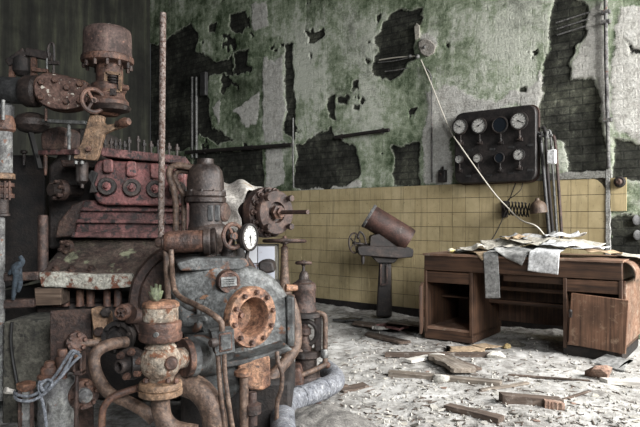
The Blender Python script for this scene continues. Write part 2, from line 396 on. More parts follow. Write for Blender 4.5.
def grid_obj(name, X, Y, Zz, cols, mat):
    ny, nx = X.shape; me = bpy.data.meshes.new(name)
    co = np.stack([X, Y, Zz], -1).reshape(-1, 3).astype(np.float32)
    i = np.arange(nx*ny).reshape(ny, nx)
    q = np.stack([i[:-1, :-1], i[:-1, 1:], i[1:, 1:], i[1:, :-1]], -1).reshape(-1, 4)
    me.vertices.add(len(co)); me.vertices.foreach_set('co', co.ravel())
    me.loops.add(q.size); me.loops.foreach_set('vertex_index', q.ravel().astype(np.int32))
    me.polygons.add(len(q)); me.polygons.foreach_set('loop_start', np.arange(0, q.size, 4, dtype=np.int32))
    me.update(calc_edges=True); me.validate()
    me.polygons.foreach_set('use_smooth', [True]*len(q))
    if cols is not None:
        a = me.color_attributes.new('patch', 'FLOAT_COLOR', 'POINT')
        a.data.foreach_set('color', np.stack(cols+[np.ones_like(X)]*(4-len(cols)), -1).astype(np.float32).ravel())
    me.materials.append(mat); o = bpy.data.objects.new(name, me); COL.objects.link(o); return o
def wall_material():
    m, nt, b = newmat('peeling green wall')
    tc = N(nt, 'ShaderNodeTexCoord'); at_ = N(nt, 'ShaderNodeAttribute', attribute_name='patch')
    sep = N(nt, 'ShaderNodeSeparateColor'); L(nt, at_, 'Color', sep, 0)
    nb = N(nt, 'ShaderNodeTexNoise', Scale=1.7, Detail=9.0, Roughness=.72); L(nt, tc, 'Object', nb, 'Vector')
    nf = N(nt, 'ShaderNodeTexNoise', Scale=11.0, Detail=9.0, Roughness=.75); L(nt, tc, 'Object', nf, 'Vector')
    ng = N(nt, 'ShaderNodeTexNoise', Scale=55.0, Detail=5.0, Roughness=.7); L(nt, tc, 'Object', ng, 'Vector')
    mp = N(nt, 'ShaderNodeMapping'); mp.inputs['Scale'].default_value = (9, 9, .7); L(nt, tc, 'Object', mp, 'Vector')
    nd = N(nt, 'ShaderNodeTexNoise', Scale=1.0, Detail=6.0, Roughness=.65); L(nt, mp, 0, nd, 'Vector')
    # painted plaster: moss green to washed-out grey green
    s = math_(nt, 'MULTIPLY', (nb, 'Fac'), .52); s2 = math_(nt, 'MULTIPLY', (nf, 'Fac'), .33); s3 = math_(nt, 'MULTIPLY', (nd, 'Fac'), .17)
    s = math_(nt, 'ADD', (s, 0), (s2, 0)); s = math_(nt, 'ADD', (s, 0), (s3, 0))
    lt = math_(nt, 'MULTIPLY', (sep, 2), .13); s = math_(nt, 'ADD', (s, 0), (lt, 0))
    paint = ramp(nt, s, 0, [(.39, '#20271a'), (.445, '#43513a'), (.49, '#6f7c64'), (.54, '#9aa58d'), (.605, '#cdd1c3')])
    nm = N(nt, 'ShaderNodeTexNoise', Scale=1.05, Detail=10.0, Roughness=.76, Distortion=.35); mo = N(nt, 'ShaderNodeMapping'); mo.inputs['Location'].default_value = (3.7, 1.1, 5.3); L(nt, tc, 'Object', mo, 'Vector'); L(nt, mo, 0, nm, 'Vector')
    rm = ramp(nt, nm, 'Fac', [(.53, (0, 0, 0, 1)), (.65, (.72, .72, .72, 1))]); paint = mix(nt, rm, 'Color', paint, 'Color', hexc('#333a2c'), None)
    # bare pale plaster
    pale = ramp(nt, nf, 'Fac', [(.30, '#75746d'), (.40, '#aeaca5'), (.52, '#cac9c2'), (.7, '#dad9d4')])
    # exposed masonry, sooty bricks
    sw = N(nt, 'ShaderNodeSeparateXYZ'); L(nt, tc, 'Object', sw, 0); cb = N(nt, 'ShaderNodeCombineXYZ'); L(nt, sw, 0, cb, 0); L(nt, sw, 2, cb, 1)
    br = N(nt, 'ShaderNodeTexBrick'); br.inputs['Scale'].default_value = 1.0
    br.inputs['Brick Width'].default_value = .23; br.inputs['Row Height'].default_value = .075; br.inputs['Mortar Size'].default_value = .008
    br.inputs['Mortar Smooth'].default_value = .4
    br.inputs['Color1'].default_value = hexc('#373833'); br.inputs['Color2'].default_value = hexc('#42433e'); br.inputs['Mortar'].default_value = hexc('#2f302d')
    L(nt, cb, 0, br, 'Vector')
    dk = ramp(nt, nf, 'Fac', [(.3, (.35, .355, .35, 1)), (.55, (.85, .85, .83, 1)), (.72, (2.1, 2.1, 2.0, 1))])
    brick = mix(nt, 1.0, None, br, 'Color', dk, 'Color', 'MULTIPLY')
    bl = ramp(nt, nb, 'Fac', [(.38, (.4, .4, .4, 1)), (.5, (1.0, 1.0, 1.0, 1)), (.62, (2.4, 2.4, 2.25, 1))]); brick = mix(nt, 1.0, None, brick, 2, bl, 'Color', 'MULTIPLY')
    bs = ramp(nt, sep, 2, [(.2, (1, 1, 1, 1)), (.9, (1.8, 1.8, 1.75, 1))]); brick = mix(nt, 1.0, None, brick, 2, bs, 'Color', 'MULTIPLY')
    # jagged edges
    j = math_(nt, 'SUBTRACT', (nf, 'Fac'), .5); j = math_(nt, 'MULTIPLY', (j, 0), .75)
    j2 = math_(nt, 'SUBTRACT', (ng, 'Fac'), .5); j2 = math_(nt, 'MULTIPLY', (j2, 0), .3); j = math_(nt, 'ADD', (j, 0), (j2, 0))
    def edge(ch, w=.06):
        a = math_(nt, 'ADD', (sep, ch), (j, 0)); return ramp(nt, a, 0, [(.5-w, (0, 0, 0, 1)), (.5+w, (1, 1, 1, 1))])
    e_f, e_p = edge(0, .05), edge(1, .09)
    cur = mix(nt, e_p, 'Color', paint, 2, pale, 'Color')
    # flaked spots
    fk = ramp(nt, ng, 'Fac', [(.645, (0, 0, 0, 1)), (.68, (.7, .7, .7, 1))]); cur = mix(nt, fk, 'Color', cur, 2, hexc('#42443c'), None)
    # pale rim where the paint layer breaks
    a = math_(nt, 'ADD', (sep, 0), (j, 0)); rim = ramp(nt, a, 0, [(.34, (0, 0, 0, 1)), (.43, (.5, .5, .5, 1)), (.45, (.5, .5, .5, 1)), (.5, (0, 0, 0, 1))])
    cur = mix(nt, rim, 'Color', cur, 2, hexc('#a9a99f'), None)
    cur = mix(nt, e_f, 'Color', cur, 2, brick, 2)
    g = ramp(nt, ng, 'Fac', [(.3, (.72, .72, .72, 1)), (.7, (1.2, 1.2, 1.2, 1))]); cur = mix(nt, 1.0, None, cur, 2, g, 'Color', 'MULTIPLY')
    L(nt, cur, 2, b, 'Base Color'); b.inputs['Roughness'].default_value = .9; b.inputs['Specular IOR Level'].default_value = .2
    h = math_(nt, 'MULTIPLY', (e_f, 'Color'), -1.2); h = math_(nt, 'ADD', (h, 0), (nf, 'Fac')); h2 = math_(nt, 'MULTIPLY', (br, 'Fac'), -.3); h = math_(nt, 'ADD', (h, 0), (h2, 0)); h = math_(nt, 'ADD', (h, 0), (ng, 'Fac'))
    bp = N(nt, 'ShaderNodeBump', Strength=.55, Distance=.02); L(nt, h, 0, bp, 'Height'); L(nt, bp, 0, b, 'Normal')
    return m
WALLM = wall_material()
dep = .014*np.clip((fm-.42)/.16, 0, 1)+.012*(fbm(Sg, Zg, 2.0, 77)-.5)-.004*np.clip((pm-.4)/.2, 0, 1)
w = struct(grid_obj('wall_back', Sg, dep, Zg, [fm, pm, lm], WALLM))
w.location = W0; w.rotation_euler = (0, 0, -TH)
# side wall, running from the corner towards the camera
Cn = wall3(S0, 0)
def left_material():
    m, nt, b = newmat('dark streaked wall')
    tc = N(nt, 'ShaderNodeTexCoord'); mp = N(nt, 'ShaderNodeMapping'); mp.inputs['Scale'].default_value = (7, 7, .5); L(nt, tc, 'Object', mp, 'Vector')
    n = N(nt, 'ShaderNodeTexNoise', Scale=1.0, Detail=7.0, Roughness=.65); L(nt, mp, 0, n, 'Vector')
    n2 = N(nt, 'ShaderNodeTexNoise', Scale=2.2, Detail=8.0, Roughness=.7); L(nt, tc, 'Object', n2, 'Vector')
    r = ramp(nt, n, 'Fac', [(.32, '#171713'), (.5, '#2b2c25'), (.66, '#454739')]); r2 = ramp(nt, n2, 'Fac', [(.35, (.4, .4, .4, 1)), (.65, (1.2, 1.2, 1.2, 1))])
    c = mix(nt, 1.0, None, r, 'Color', r2, 'Color', 'MULTIPLY'); L(nt, c, 2, b, 'Base Color'); b.inputs['Roughness'].default_value = .9
    bp = N(nt, 'ShaderNodeBump', Strength=.4, Distance=.02); L(nt, n2, 'Fac', bp, 'Height'); L(nt, bp, 0, b, 'Normal'); return m
Ug, Vg = np.meshgrid(np.linspace(0, 5.6, 140), np.linspace(0, Z1, 120))
lw = struct(grid_obj('wall_left', Ug, .03*(fbm(Ug, Vg, 1.5, 91)-.5), Vg, None, left_material()))
lw.location = Cn; lw.rotation_euler = (0, 0, math.atan2(WN.y, WN.x))
# tiled dado: one mesh of separate glazed tiles over a grey bed
def tile_material():
    m, nt, b = newmat('yellow glazed tile')
    tc = N(nt, 'ShaderNodeTexCoord'); ge = N(nt, 'ShaderNodeNewGeometry')
    n = N(nt, 'ShaderNodeTexNoise', Scale=3.0, Detail=8.0, Roughness=.7); L(nt, tc, 'Object', n, 'Vector')
    mp = N(nt, 'ShaderNodeMapping'); mp.inputs['Scale'].default_value = (16, 16, 1.3); L(nt, tc, 'Object', mp, 'Vector')
    n2 = N(nt, 'ShaderNodeTexNoise', Scale=1.0, Detail=6.0, Roughness=.7); L(nt, mp, 0, n2, 'Vector')
    r0 = ramp(nt, ge, 'Random Per Island', [(0, '#b5a580'), (.5, '#baaa85'), (1, '#bfb08c')])
    r1 = ramp(nt, n, 'Fac', [(.3, (.72, .71, .66, 1)), (.6, (1.05, 1.05, 1.05, 1)), (.75, (1.2, 1.2, 1.24, 1))])
    c = mix(nt, 1.0, None, r0, 'Color', r1, 'Color', 'MULTIPLY')
    r2 = ramp(nt, n2, 'Fac', [(.52, (0, 0, 0, 1)), (.72, (.62, .62, .62, 1))]); c = mix(nt, r2, 'Color', c, 2, hexc('#6b634b'), None)
    n3 = N(nt, 'ShaderNodeTexNoise', Scale=40.0, Detail=4.0); L(nt, tc, 'Object', n3, 'Vector')
    r3 = ramp(nt, n3, 'Fac', [(.66, (0, 0, 0, 1)), (.72, (.5, .5, .5, 1))]); c = mix(nt, r3, 'Color', c, 2, hexc('#4f4732'), None)
    L(nt, c, 2, b, 'Base Color'); b.inputs['Roughness'].default_value = .5; b.inputs['Specular IOR Level'].default_value = .3
    bp = N(nt, 'ShaderNodeBump', Strength=.12, Distance=.01); L(nt, n, 'Fac', bp, 'Height'); L(nt, bp, 0, b, 'Normal'); return m
mb = MB(); rr = random.Random(3)
EDGE = 3.312; rows = [1.4225, 1.278]+[1.278-.15*k for k in range(1, 9)]
for k in range(46):
    s1 = EDGE-.15*k; s0 = s1-.15
    if s0 < S0: break
    for a, z0 in zip(rows[:-1], rows[1:]):
        e = .0024; o1, o2 = .016+rr.uniform(-.0012, .0012), .004
        x0, x1, y0, y1 = s0+e, s1-e, z0+e, a-e
        if k == 0 and a > 1.4:      # tile with its corner broken away
            pl = [(x0, y0), (x1, y0), (x1, y0+.045), (x1-.03, y0+.09), (x1-.07, y1-.012), (x1-.10, y1), (x0, y1)]
        else: pl = [(x0, y0), (x1, y0), (x1, y1), (x0, y1)]
        mb.prism([Vector((p, -o1, q)) for p, q in pl], [Vector((p, -o2, q)) for p, q in pl])
for z1, z0 in ((rows[0], rows[1]), (rows[1], rows[2])):   # two tiles left beyond the plaster strip
    pl = [(3.352, z0+.002), (3.480, z0+.002), (3.480, z1-.002), (3.352, z1-.002)]
    mb.prism([Vector((p, -.016, q)) for p, q in pl], [Vector((p, -.004, q)) for p, q in pl])
t = build('trim_1', mb, tile_material(), ang=30); t.location = W0+Matrix.Rotation(-TH, 4, 'Z') @ t.location; t.rotation_euler = (0, 0, -TH); struct(t)
def W(o): o.location = W0+Matrix.Rotation(-TH, 4, 'Z') @ o.location; o.rotation_euler = (0, 0, -TH); return o
grout = grunge('tile bed', ['#262319', '#39352a', '#454033'], 9, .95, bump=.3)
mb = MB(); mb.box(((S0+EDGE)/2, -.003, .75), (EDGE-S0, .012, 1.345)); struct(W(build('trim_2', mb, grout)))
mb = MB(); pp = []      # ragged strip of grey plaster down the tile edge
for i in range(24):
    z = .1+i*(1.50-.1)/23; pp.append((EDGE+.001+rr.uniform(0, .006), z))
for i in range(24):
    z = 1.50-i*(1.50-.1)/23; pp.append((EDGE+.036+rr.uniform(-.006, .006), z))
mb.prism([Vector((a, -.026, z)) for a, z in pp], [Vector((a, .01, z)) for a, z in pp])
struct(W(build('trim_3', mb, grunge('grey strip plaster', ['#5f5f5c', '#858581', '#989894', '#a9a9a5'], 20, .95, bump=.5), ang=25)))
mb = MB(); pp = []      # ragged plaster lip over the dado
for i in range(60): pp.append((2.68+i*(3.36-2.68)/59, 1.425+rr.uniform(-.004, .006)))
for i in range(60): pp.append((3.36-i*(3.36-2.68)/59, 1.488+.03*(float(vnoise(np.array([i*.23]), np.array([.5]), 5)[0])-.5)+rr.uniform(-.006, .006)))
mb.prism([Vector((a, -.022, z)) for a, z in pp], [Vector((a, .02, z)) for a, z in pp])
struct(W(build('trim_4', mb, grunge('lip plaster', ['#55554f', '#7c7c76', '#90908a', '#a2a29c'], 18, .95, bump=.6), ang=25)))
mb = MB(); mb.box(((S0+EDGE)/2, -.014, .044), (EDGE-S0, .03, .088)); struct(W(build('baseboard_back', mb, M['dark2'])))
# floor under plaster dust and rubble
def floor_material():
    m, nt, b = newmat('dusty rubble floor')
    tc = N(nt, 'ShaderNodeTexCoord')
    n1 = N(nt, 'ShaderNodeTexNoise', Scale=1.5, Detail=9.0, Roughness=.72); L(nt, tc, 'Object', n1, 'Vector')
    n2 = N(nt, 'ShaderNodeTexNoise', Scale=13.0, Detail=9.0, Roughness=.75); L(nt, tc, 'Object', n2, 'Vector')
    n3 = N(nt, 'ShaderNodeTexVoronoi', Scale=38.0); L(nt, tc, 'Object', n3, 'Vector')
    s = math_(nt, 'MULTIPLY', (n1, 'Fac'), .5); s2 = math_(nt, 'MULTIPLY', (n2, 'Fac'), .5); s = math_(nt, 'ADD', (s, 0), (s2, 0))
    r = ramp(nt, s, 0, [(.36, '#4d4a46'), (.44, '#7d7a76'), (.50, '#a19f9b'), (.56, '#b9b8b5'), (.66, '#cecdcb')])
    r3 = ramp(nt, n3, 'Color', [(0, (.72, .71, .69, 1)), (1, (1.12, 1.12, 1.12, 1))])
    c = mix(nt, .5, None, r, 'Color', r3, 'Color', 'MULTIPLY')
    L(nt, c, 2, b, 'Base Color'); b.inputs['Roughness'].default_value = .95; b.inputs['Specular IOR Level'].default_value = .15
    h = math_(nt, 'ADD', (n2, 'Fac'), (n1, 'Fac'))
    bp = N(nt, 'ShaderNodeBump', Strength=.5, Distance=.02); L(nt, h, 0, bp, 'Height'); L(nt, bp, 0, b, 'Normal'); return m
Xg, Yg = np.meshgrid(np.arange(-5.5, 4.6, .02), np.arange(1.8, 11.6, .02))
def floor_h(X, Y):
    X = np.asarray(X, float); Y = np.asarray(Y, float)
    h = .05*(fbm(X, Y, 1.3, 31)-.5)+.035*(fbm(X, Y, 7, 32)-.5)+.018*np.maximum(0, fbm(X, Y, 22, 33)-.5)
    d = (X-W0.x)*WN.x+(Y-W0.y)*WN.y
    h = h+.055*np.exp(-np.clip(d, 0, 9)/.35)*fbm(X, Y, 3, 34)*1.2
    return h-.012
fo = struct(grid_obj('floor', Xg, Yg, floor_h(Xg, Yg), None, floor_material()))
def fh(x, y): return float(floor_h(np.array([x]), np.array([y]))[0])
# ================================================================ DESK
DL = Vector((.927, 5.48, 0)); DA = math.atan2(-.95, 1.30)
DRi = Matrix.Rotation(-DA, 3, 'Z'); DR = Matrix.Rotation(DA, 3, 'Z')
def duv(x, y, z=.755):
    Z = (EYE-z)*F/(y-HY); p = DRi @ (Vector(((x-CX)/F*Z, Z, 0))-DL); return p.x, p.y
desk = thing('desk', 'battered brown wooden pedestal desk strewn with papers against the tiled wall', 'desk', DL, DA)
LN, DP = 1.61, .72
def bx(x0, x1, y0, y1, z0, z1): return MB().box(((x0+x1)/2, (y0+y1)/2, (z0+z1)/2), (x1-x0, y1-y0, z1-z0))
build('top_chest', bx(0, LN, 0, DP, .605, .735), M['woodx'], desk, bevel=.006)
build('desktop', bx(-.008, LN+.008, -.012, DP+.005, .735, .755), M['wooddust'], desk, bevel=.004)
for a, b_ in ((0, .45), (1.19, LN)):
    build('rail', bx(a, b_, .004, .04, .50, .596), M['woodx'], desk, bevel=.003)
    build('side_panel', bx(a, a+.026, .0, DP-.01, .06, .605), M['woodz'], desk, bevel=.003)
    build('side_panel', bx(b_-.026, b_, .0, DP-.01, .06, .605), M['woodz'], desk, bevel=.003)
    build('bottom_board', bx(a+.027, b_-.027, .01, DP-.02, .085, .108), M['wooddust'], desk, bevel=.002)
    build('back_panel', bx(a+.027, b_-.027, DP-.03, DP-.015, .109, .60), M['woodz'], desk)
    build('plinth', bx(a+.0, b_, .01, DP-.03, .0, .083), M['dark2'] if a else M['woodx'], desk, bevel=.004)
build('shelf', bx(.028, .42, .3, DP-.04, .34, .355), M['woodx'], desk, bevel=.002)
build('modesty_panel', bx(.451, 1.189, DP-.09, DP-.07, .12, .604), M['woodz'], desk)
build('footrest', bx(.451, 1.189, .38, .44, .31, .345), M['woodx'], desk, bevel=.003)
build('cross_rail', bx(.451, 1.189, .30, .325, .44, .475), M['woodx'], desk, bevel=.003)
build('drawer_runner', bx(.70, 1.188, .05, .075, .545, .60), M['woodx'], desk, bevel=.003)
# swung-open door, seen edge on, and the sagging one
mb = MB(); h = Vector((-.012, -.008, .30)); tocam = (DRi @ Vector((-.205, -.979, 0))); 
mb.bar(h, h+tocam*.36, .022, .40); build('cupboard_door', mb, M['woodz'], desk, bevel=.003, label='cupboard door standing open')
R3 = Matrix.Rotation(math.radians(3.2), 3, 'Y') @ Matrix.Rotation(math.radians(-3), 3, 'Z')
dd = build('cupboard_door', MB().box((1.45, -.035, .285), (.405, .024, .395), R3), M['doorw'], desk, bevel=.004, label='sagging scuffed cupboard door')
mb = MB(); mb.box((1.262, -.058, .335), (.018, .022, .05), R3); mb.lathe((1.262, -.055, .36), (0, -1, 0), [(.012, 0), (.014, .02), (.006, .028)], 12)
build('latch', mb, M['dark'], dd)
mb = MB()
for z in (.18, .43): build('hinge', MB().box((LN-.01, -.018, z), (.03, .02, .06)), M['rustred'], desk)
mb = MB(); vs = []   # bowed sheet of lifted veneer on the end of the desk
K = 14
for i in range(K+1):
    q = math.pi*.62*i/K
    vs.append((LN+.002+.085*math.sin(q), .745-.16*(1-math.cos(q))*.62))
mb.prism([Vector((a, .015, z)) for a, z in vs]+[Vector((a-.006, .015, z-.004)) for a, z in reversed(vs)], [Vector((a, .55, z)) for a, z in vs]+[Vector((a-.006, .55, z-.004)) for a, z in reversed(vs)])
build('lifted_veneer', mb, M['wooddust'], desk, label='curling lifted veneer on the desk end')
build('end_frame', bx(LN+.001, LN+.02, .03, DP-.03, .12, .60), M['wooddust'], desk, bevel=.003)

def sheet(name, label, mat, u, v, w, h, rot=0, layer=0, cr=.012, seed=1, cat='paper', n=30, lift=None, rise=None):
    rise = (rise or 0)+.075+.002*layer
    rg_ = random.Random(seed*7); folds = [(rg_.uniform(0, math.pi), rg_.uniform(-.3, .3)*min(w, h), rg_.uniform(.03, .09), rg_.uniform(-.3, 1)*min(.022, cr*1.3)) for _ in range(5)]; cc = [rg_.choice((0, 0, .03, .05))*min(1, cr*40) for _ in range(4)]
    ca, sa = math.cos(math.radians(rot)), math.sin(math.radians(rot)); vs = []; fs = []
    gx, gy = np.meshgrid(np.linspace(-.5, .5, n+1)*w, np.linspace(-.5, .5, n+1)*h)
    edge = .006*(fbm(gx+seed, gy, 16, seed+3)-.5)
    U = u+gx*ca-gy*sa+edge; V = v+gx*sa+gy*ca+edge
    nz_ = np.abs(fbm(U+seed*3.1, V, 7, seed)-.5)*2*cr+cr*.5*fbm(U, V+seed, 19, seed+5)
    nz_ = nz_*.45
    for ph, c_, w__, am in folds: nz_ = nz_+am*np.maximum(0, 1-np.abs(gx*math.cos(ph)+gy*math.sin(ph)-c_)/w__)
    for k_, (sx, sy) in enumerate(((1, 1), (1, -1), (-1, 1), (-1, -1))): nz_ = nz_+cc[k_]*np.clip((sx*gx/w+sy*gy/h)-.55, 0, 1)**1.5*3
    nz_ = np.maximum(nz_, 0)
    for uu, vv, q in zip(U.ravel(), V.ravel(), nz_.ravel()):
        z = .757+layer*.006+q+.002+(.05+rise*.6-.045)*min(1, max(0, (vv-.03)/.42))*min(1, max(0, (uu-.25)/.2), max(0, (1.42-uu)/.2)); x, y = uu, vv; o = .014+layer*.003+q*.7
        r = .03
        if vv < 0:
            a = min(-vv, r*1.57)/r; ex = max(0, -vv-r*1.57)
            y = -o*math.sin(a); z = z-(r*(1-math.cos(a)))-ex; y -= .004
        if uu > LN:
            a = min(uu-LN, r*1.57)/r; ex = max(0, uu-LN-r*1.57)
            x = LN+(o+.095 if ex > 0 else o+.09*math.sin(a))*1.0; z = z-r*(1-math.cos(a))-ex*.8
        vs.append(DL+DR @ Vector((x, y, z)))
    for j in range(n):
        for i in range(n): a = j*(n+1)+i; fs.append((a, a+1, a+n+2, a+n+1))
    mb = MB(); mb.add(vs, fs); o = build(name, mb, mat, ang=60)
    s = o.modifiers.new('thickness', 'SOLIDIFY'); s.thickness = .0012; s.offset = 1
    return tag(o, label, cat, 'papers strewn over the desk')
SH = (
 ('tan card sheet lying askew on the desk with one corner bent over the front', 'papert', .58, .14, .34, .30, 40, 2, .006, 3, 0),
 ('long narrow grey printed sheet hanging far down over the desk front', 'paperg', .625, -.08, .125, .62, 3, 3, .004, 5, 0),
 ('crumpled grey sheet at the open cupboard end of the desk', 'paperg', .40, .32, .42, .34, 18, 1, .03, 8, 0),
 ('wide aged sheet buckled up in the middle of the pile', 'paper', .66, .38, .50, .40, 28, 5, .04, 11, .0),
 ('creased grey sheet drooping over the desk front between the two hanging ones', 'paperg', .85, .12, .26, .42, -24, 5, .02, 14, 0),
 ('white printed sheet hanging over the desk front above the kneehole', 'paperw', 1.06, .0, .235, .38, -3, 8, .006, 17, 0),
 ('large buff sheet spread across the top of the pile under the lamp', 'paper', 1.04, .34, .66, .40, -24, 9, .025, 19, .01),
 ('bright white sheet lying flat near the sagging-door end of the desk', 'paperw', 1.22, .17, .50, .20, -10, 11, .012, 23, 0),
 ('torn white sheet bunched up at the wall below the conduits', 'paperw', 1.06, .54, .30, .24, 30, 12, .05, 27, .01),
 ('yellowed sheet slid towards the wall behind the flat white one', 'papert', 1.36, .38, .36, .28, 12, 3, .02, 29, 0),
 ('stiff dirty sheet draped over the end of the desk', 'paper', 1.62, .42, .22, .42, 4, 2, .012, 31, 0),
 ('dark grey printed sheet tilted up at the back of the pile', 'paperg', .74, .54, .40, .28, -12, 9, .05, 37, .015),
 ('small torn brown scrap on top of the buckled aged sheet', 'papert', .70, .42, .18, .14, 50, 10, .03, 41, .005),
 ('thin pale sheet curling at the card edge near the desk front', 'paper', .42, .14, .28, .18, -14, 4, .02, 43, 0))
for lb, m_, u_, v_, w_, h_, r_, ly, cr_, sd_, ri in SH: sheet('paper_sheet', lb, M[m_], u_, v_, w_, h_, r_, ly, cr_, sd_, rise=ri)
def dloc(u, v, z): return DL+DR @ Vector((u, v, z))
mb = MB(); mb.box(dloc(.88, .58, .80), (.16, .1, .085), Matrix.Rotation(DA+.2, 3, 'Z'))
one('wooden_box', mb, M['rustred'], 'small brown box at the back of the desk half under papers', 'box', bevel=.004)
mb = MB(); mb.ball(dloc(.16, .22, .775), .028, 10, (1.2, .9, .75)); mb.ball(dloc(.19, .25, .772), .022, 8, (1.3, 1, .7))
o = one('crumpled_wrapper', mb, grunge('yellow wrapper', ['#b59b3e', '#d6c06a', '#dcd6bd', '#d8d8d4'], 22, .7, bump=.5), 'small crumpled yellow and white wrapper near the desk corner', 'wrapper')
mb = MB(); mb.tube([dloc(.24, .36, .775), dloc(.32, .40, .785), dloc(.40, .44, .778), dloc(.46, .45, .772)], [.014, .024, .022, .012], 9)
one('rag', mb, M['slate'], 'dark grey twisted rag lying behind the yellow wrapper', 'rag')

# ================================================================ GAUGE PANEL
def wallthing(name, label, cat, s, z, group=None):
    o = thing(name, label, cat, (*(W0+WD*s)[:2], z), -TH, group); return o     # local: x along wall, -y into the room
ps0, pz0 = wpt(454.5, 184, .12); ps1, _ = wpt(536, 179, .12); pz1 = 2.135
PW, PH = ps1-ps0, pz1-pz0; pcs, pcz = (ps0+ps1)/2, (pz0+pz1)/2
pan = wallthing('gauge_panel', 'black instrument board with rows of white pressure gauges on the wall', 'gauge panel', pcs, pcz)
pl = rounded([(-PW/2, -PH/2), (PW/2, -PH/2), (PW/2, PH/2), (-PW/2, PH/2)], .1, 8)
mb = MB(); mb.prism([Vector((a, -.12, b)) for a, b in pl], [Vector((a, -.055, b)) for a, b in pl]); build('backboard', mb, M['board'], pan, bevel=.012, seg=3)
q = [(a*1.025, b*1.03) for a, b in pl]
mb = MB(); mb.prism([Vector((a, -.054, b)) for a, b in q], [Vector((a, -.04, b)) for a, b in q]); build('rim', mb, M['boardrim'], pan, bevel=.004)
mb = MB()
for a in (-.3, .3):
    for b in (-.22, .25): build('bracket', MB().box((a, -.018, b), (.05, .048, .05)), M['dark'], pan)
dialm = grunge('gauge dial', ['#95948e', '#b0afaa', '#bbbab6', '#c4c4c1'], 20, .5, bump=0, spec='#a9a08c', spec_at=.68)
inkm = plain('dial ink', '#1c1c1c', .6); glassd = plain('dark dial', '#1b2026', .25)
def gauge_local(par, cx, cy, cz, r, face=True, ax=Vector((0, -1, 0)), ang=225, depth=.04, nm='pressure_gauge'):
    o = Vector((cx, cy, cz)); a, u, v = frame(ax)
    g = build(nm, MB().lathe(o, ax, [(r*.9, 0), (r*.98, depth*.5), (r*1.12, depth*.62), (r*1.12, depth), (r*.97, depth*1.06), (r*.93, depth*.88), (0.001, depth*.86)], 32, caps=False), M['dark2'], par)
    build('dial', MB().lathe(o+a*depth*.885, ax, [(r*.925, 0), (r*.925, depth*.04)], 32), dialm if face else glassd, g)
    if face:
        mb = MB(); f0 = o+a*(depth*.94); up = Vector((0, 0, 1)); sd = a.cross(up)
        if sd.length < .1: sd = u
        sd.normalize(); sd = -sd
        P2 = lambda d, rad: f0+(sd*math.sin(math.radians(d))+up*math.cos(math.radians(d)))*rad
        for k in range(11):
            d = -135+27*k; mb.bar(P2(d, r*.66), P2(d, r*.84), r*.06, .0008, up=a)
        mb.torus(f0, ax, r*.86, r*.012, 28, 4)
        build('scale_marks', mb, inkm, g)
        mb = MB(); n0 = P2(ang, r*.25); 
        mb.bar(f0+a*.002-(P2(ang, r*.2)-f0), f0+a*.002+(P2(ang, r*.72)-f0), r*.07, .001, up=a); mb.lathe(f0, ax, [(r*.1, 0), (r*.1, .004)], 10)
        build('needle', mb, inkm, g)
    return g
def panel_xy(x, y):
    s, z = wpt(x, y, .125); return s-pcs, z-pcz
for (x, y, rp, face, an) in ((461, 127, 7.6, 1, -60), (480, 126, 7.6, 1, 60), (501, 125.2, 7.6, 0, 0), (520, 121.2, 8.0, 1, 120), (460, 159.5, 4.2, 1, 20), (478.5, 158.5, 4.5, 1, -80), (500.5, 158, 4.8, 0, 0), (519.8, 155, 5.4, 1, 45)):
    a, b = panel_xy(x, y); r = rp*6.05/F
    g = gauge_local(pan, a, -.12, b, r, face, ang=an)
    if not face: g['label'] = 'dark empty gauge housing'
    hgt = .105 if rp > 6 else .085
    mb = MB(); mb.cyl((a, -.135, b-r), (a, -.135, b-r-hgt*.55), .007); mb.lathe((a, -.135, b-r-hgt*.55), (0, 0, -1), [(.014, 0), (.016, .012), (.01, .03)], 8)
    mb.box((a, -.128, b-r-hgt*.9), (.05, .02, .03)); mb.cyl((a, -.12, b-r-hgt*.9), (a, -.155, b-r-hgt*.9), .011)
    mb.bar((a-.022, -.155, b-r-hgt*.9), (a+.022, -.155, b-r-hgt*.9-.006), .008, .008)
    build('gauge_cock', mb, M['dark'], pan)
for x, y in ((470, 150), (492, 149), (511, 147), (468, 176), (489, 175), (511, 173), (530, 145), (530, 170)):
    a, b = panel_xy(x, y); build('name_plate', MB().box((a, -.122, b), (.055, .005, .022)), M['slate'], pan)
# small black switch box below the board
s, z = wpt(441.5, 176, .06)
sb = wallthing('switch_box', 'small black switch box on the wall beside the gauge board corner', 'switch box', s, z)
build('case', MB().box((0, -.035, 0), (.075, .07, .13)), M['board'], sb, bevel=.008)
build('toggle', MB().cyl((0, -.07, .01), (0, -.095, .025), .009), M['rustred'], sb); build('cable_gland', MB().cyl((0, -.035, .065), (0, -.035, .10), .012), M['dark'], sb)
# conduits beside the board
def wtube(pts, off): return [wp3(x, y, o_) for (x, y), o_ in zip(pts, off if isinstance(off, (list, tuple)) else [off]*len(pts))]
for pts, r, m, off, lb in (([(536, 132), (540, 138), (543, 165), (549.5, 240)], .017, 'slate', .08, 'dark grey conduit nearest the gauge board running down behind the desk'),
                      ([(541, 128), (545, 131), (547, 165), (553.5, 240)], .015, 'dark2', .06, 'black conduit second from the gauge board edge'),
                      ([(547, 131), (550.5, 134), (552.5, 165), (557.5, 240)], .013, 'steel', .05, 'pale conduit directly behind the white junction box'),
                      ([(551, 136), (554.5, 139), (557, 165), (562, 240)], .015, 'rustred', .05, 'brown conduit farthest from the gauge board')):
    one('conduit_pipe', MB().tube(wtube(pts, off), r, 12), M[m], lb, 'pipe', 'conduits beside the gauge board')
s, z = wpt(552.5, 157, .09); jb = wallthing('junction_box', 'small white junction box on the conduits beside the gauge board', 'junction box', s, z)
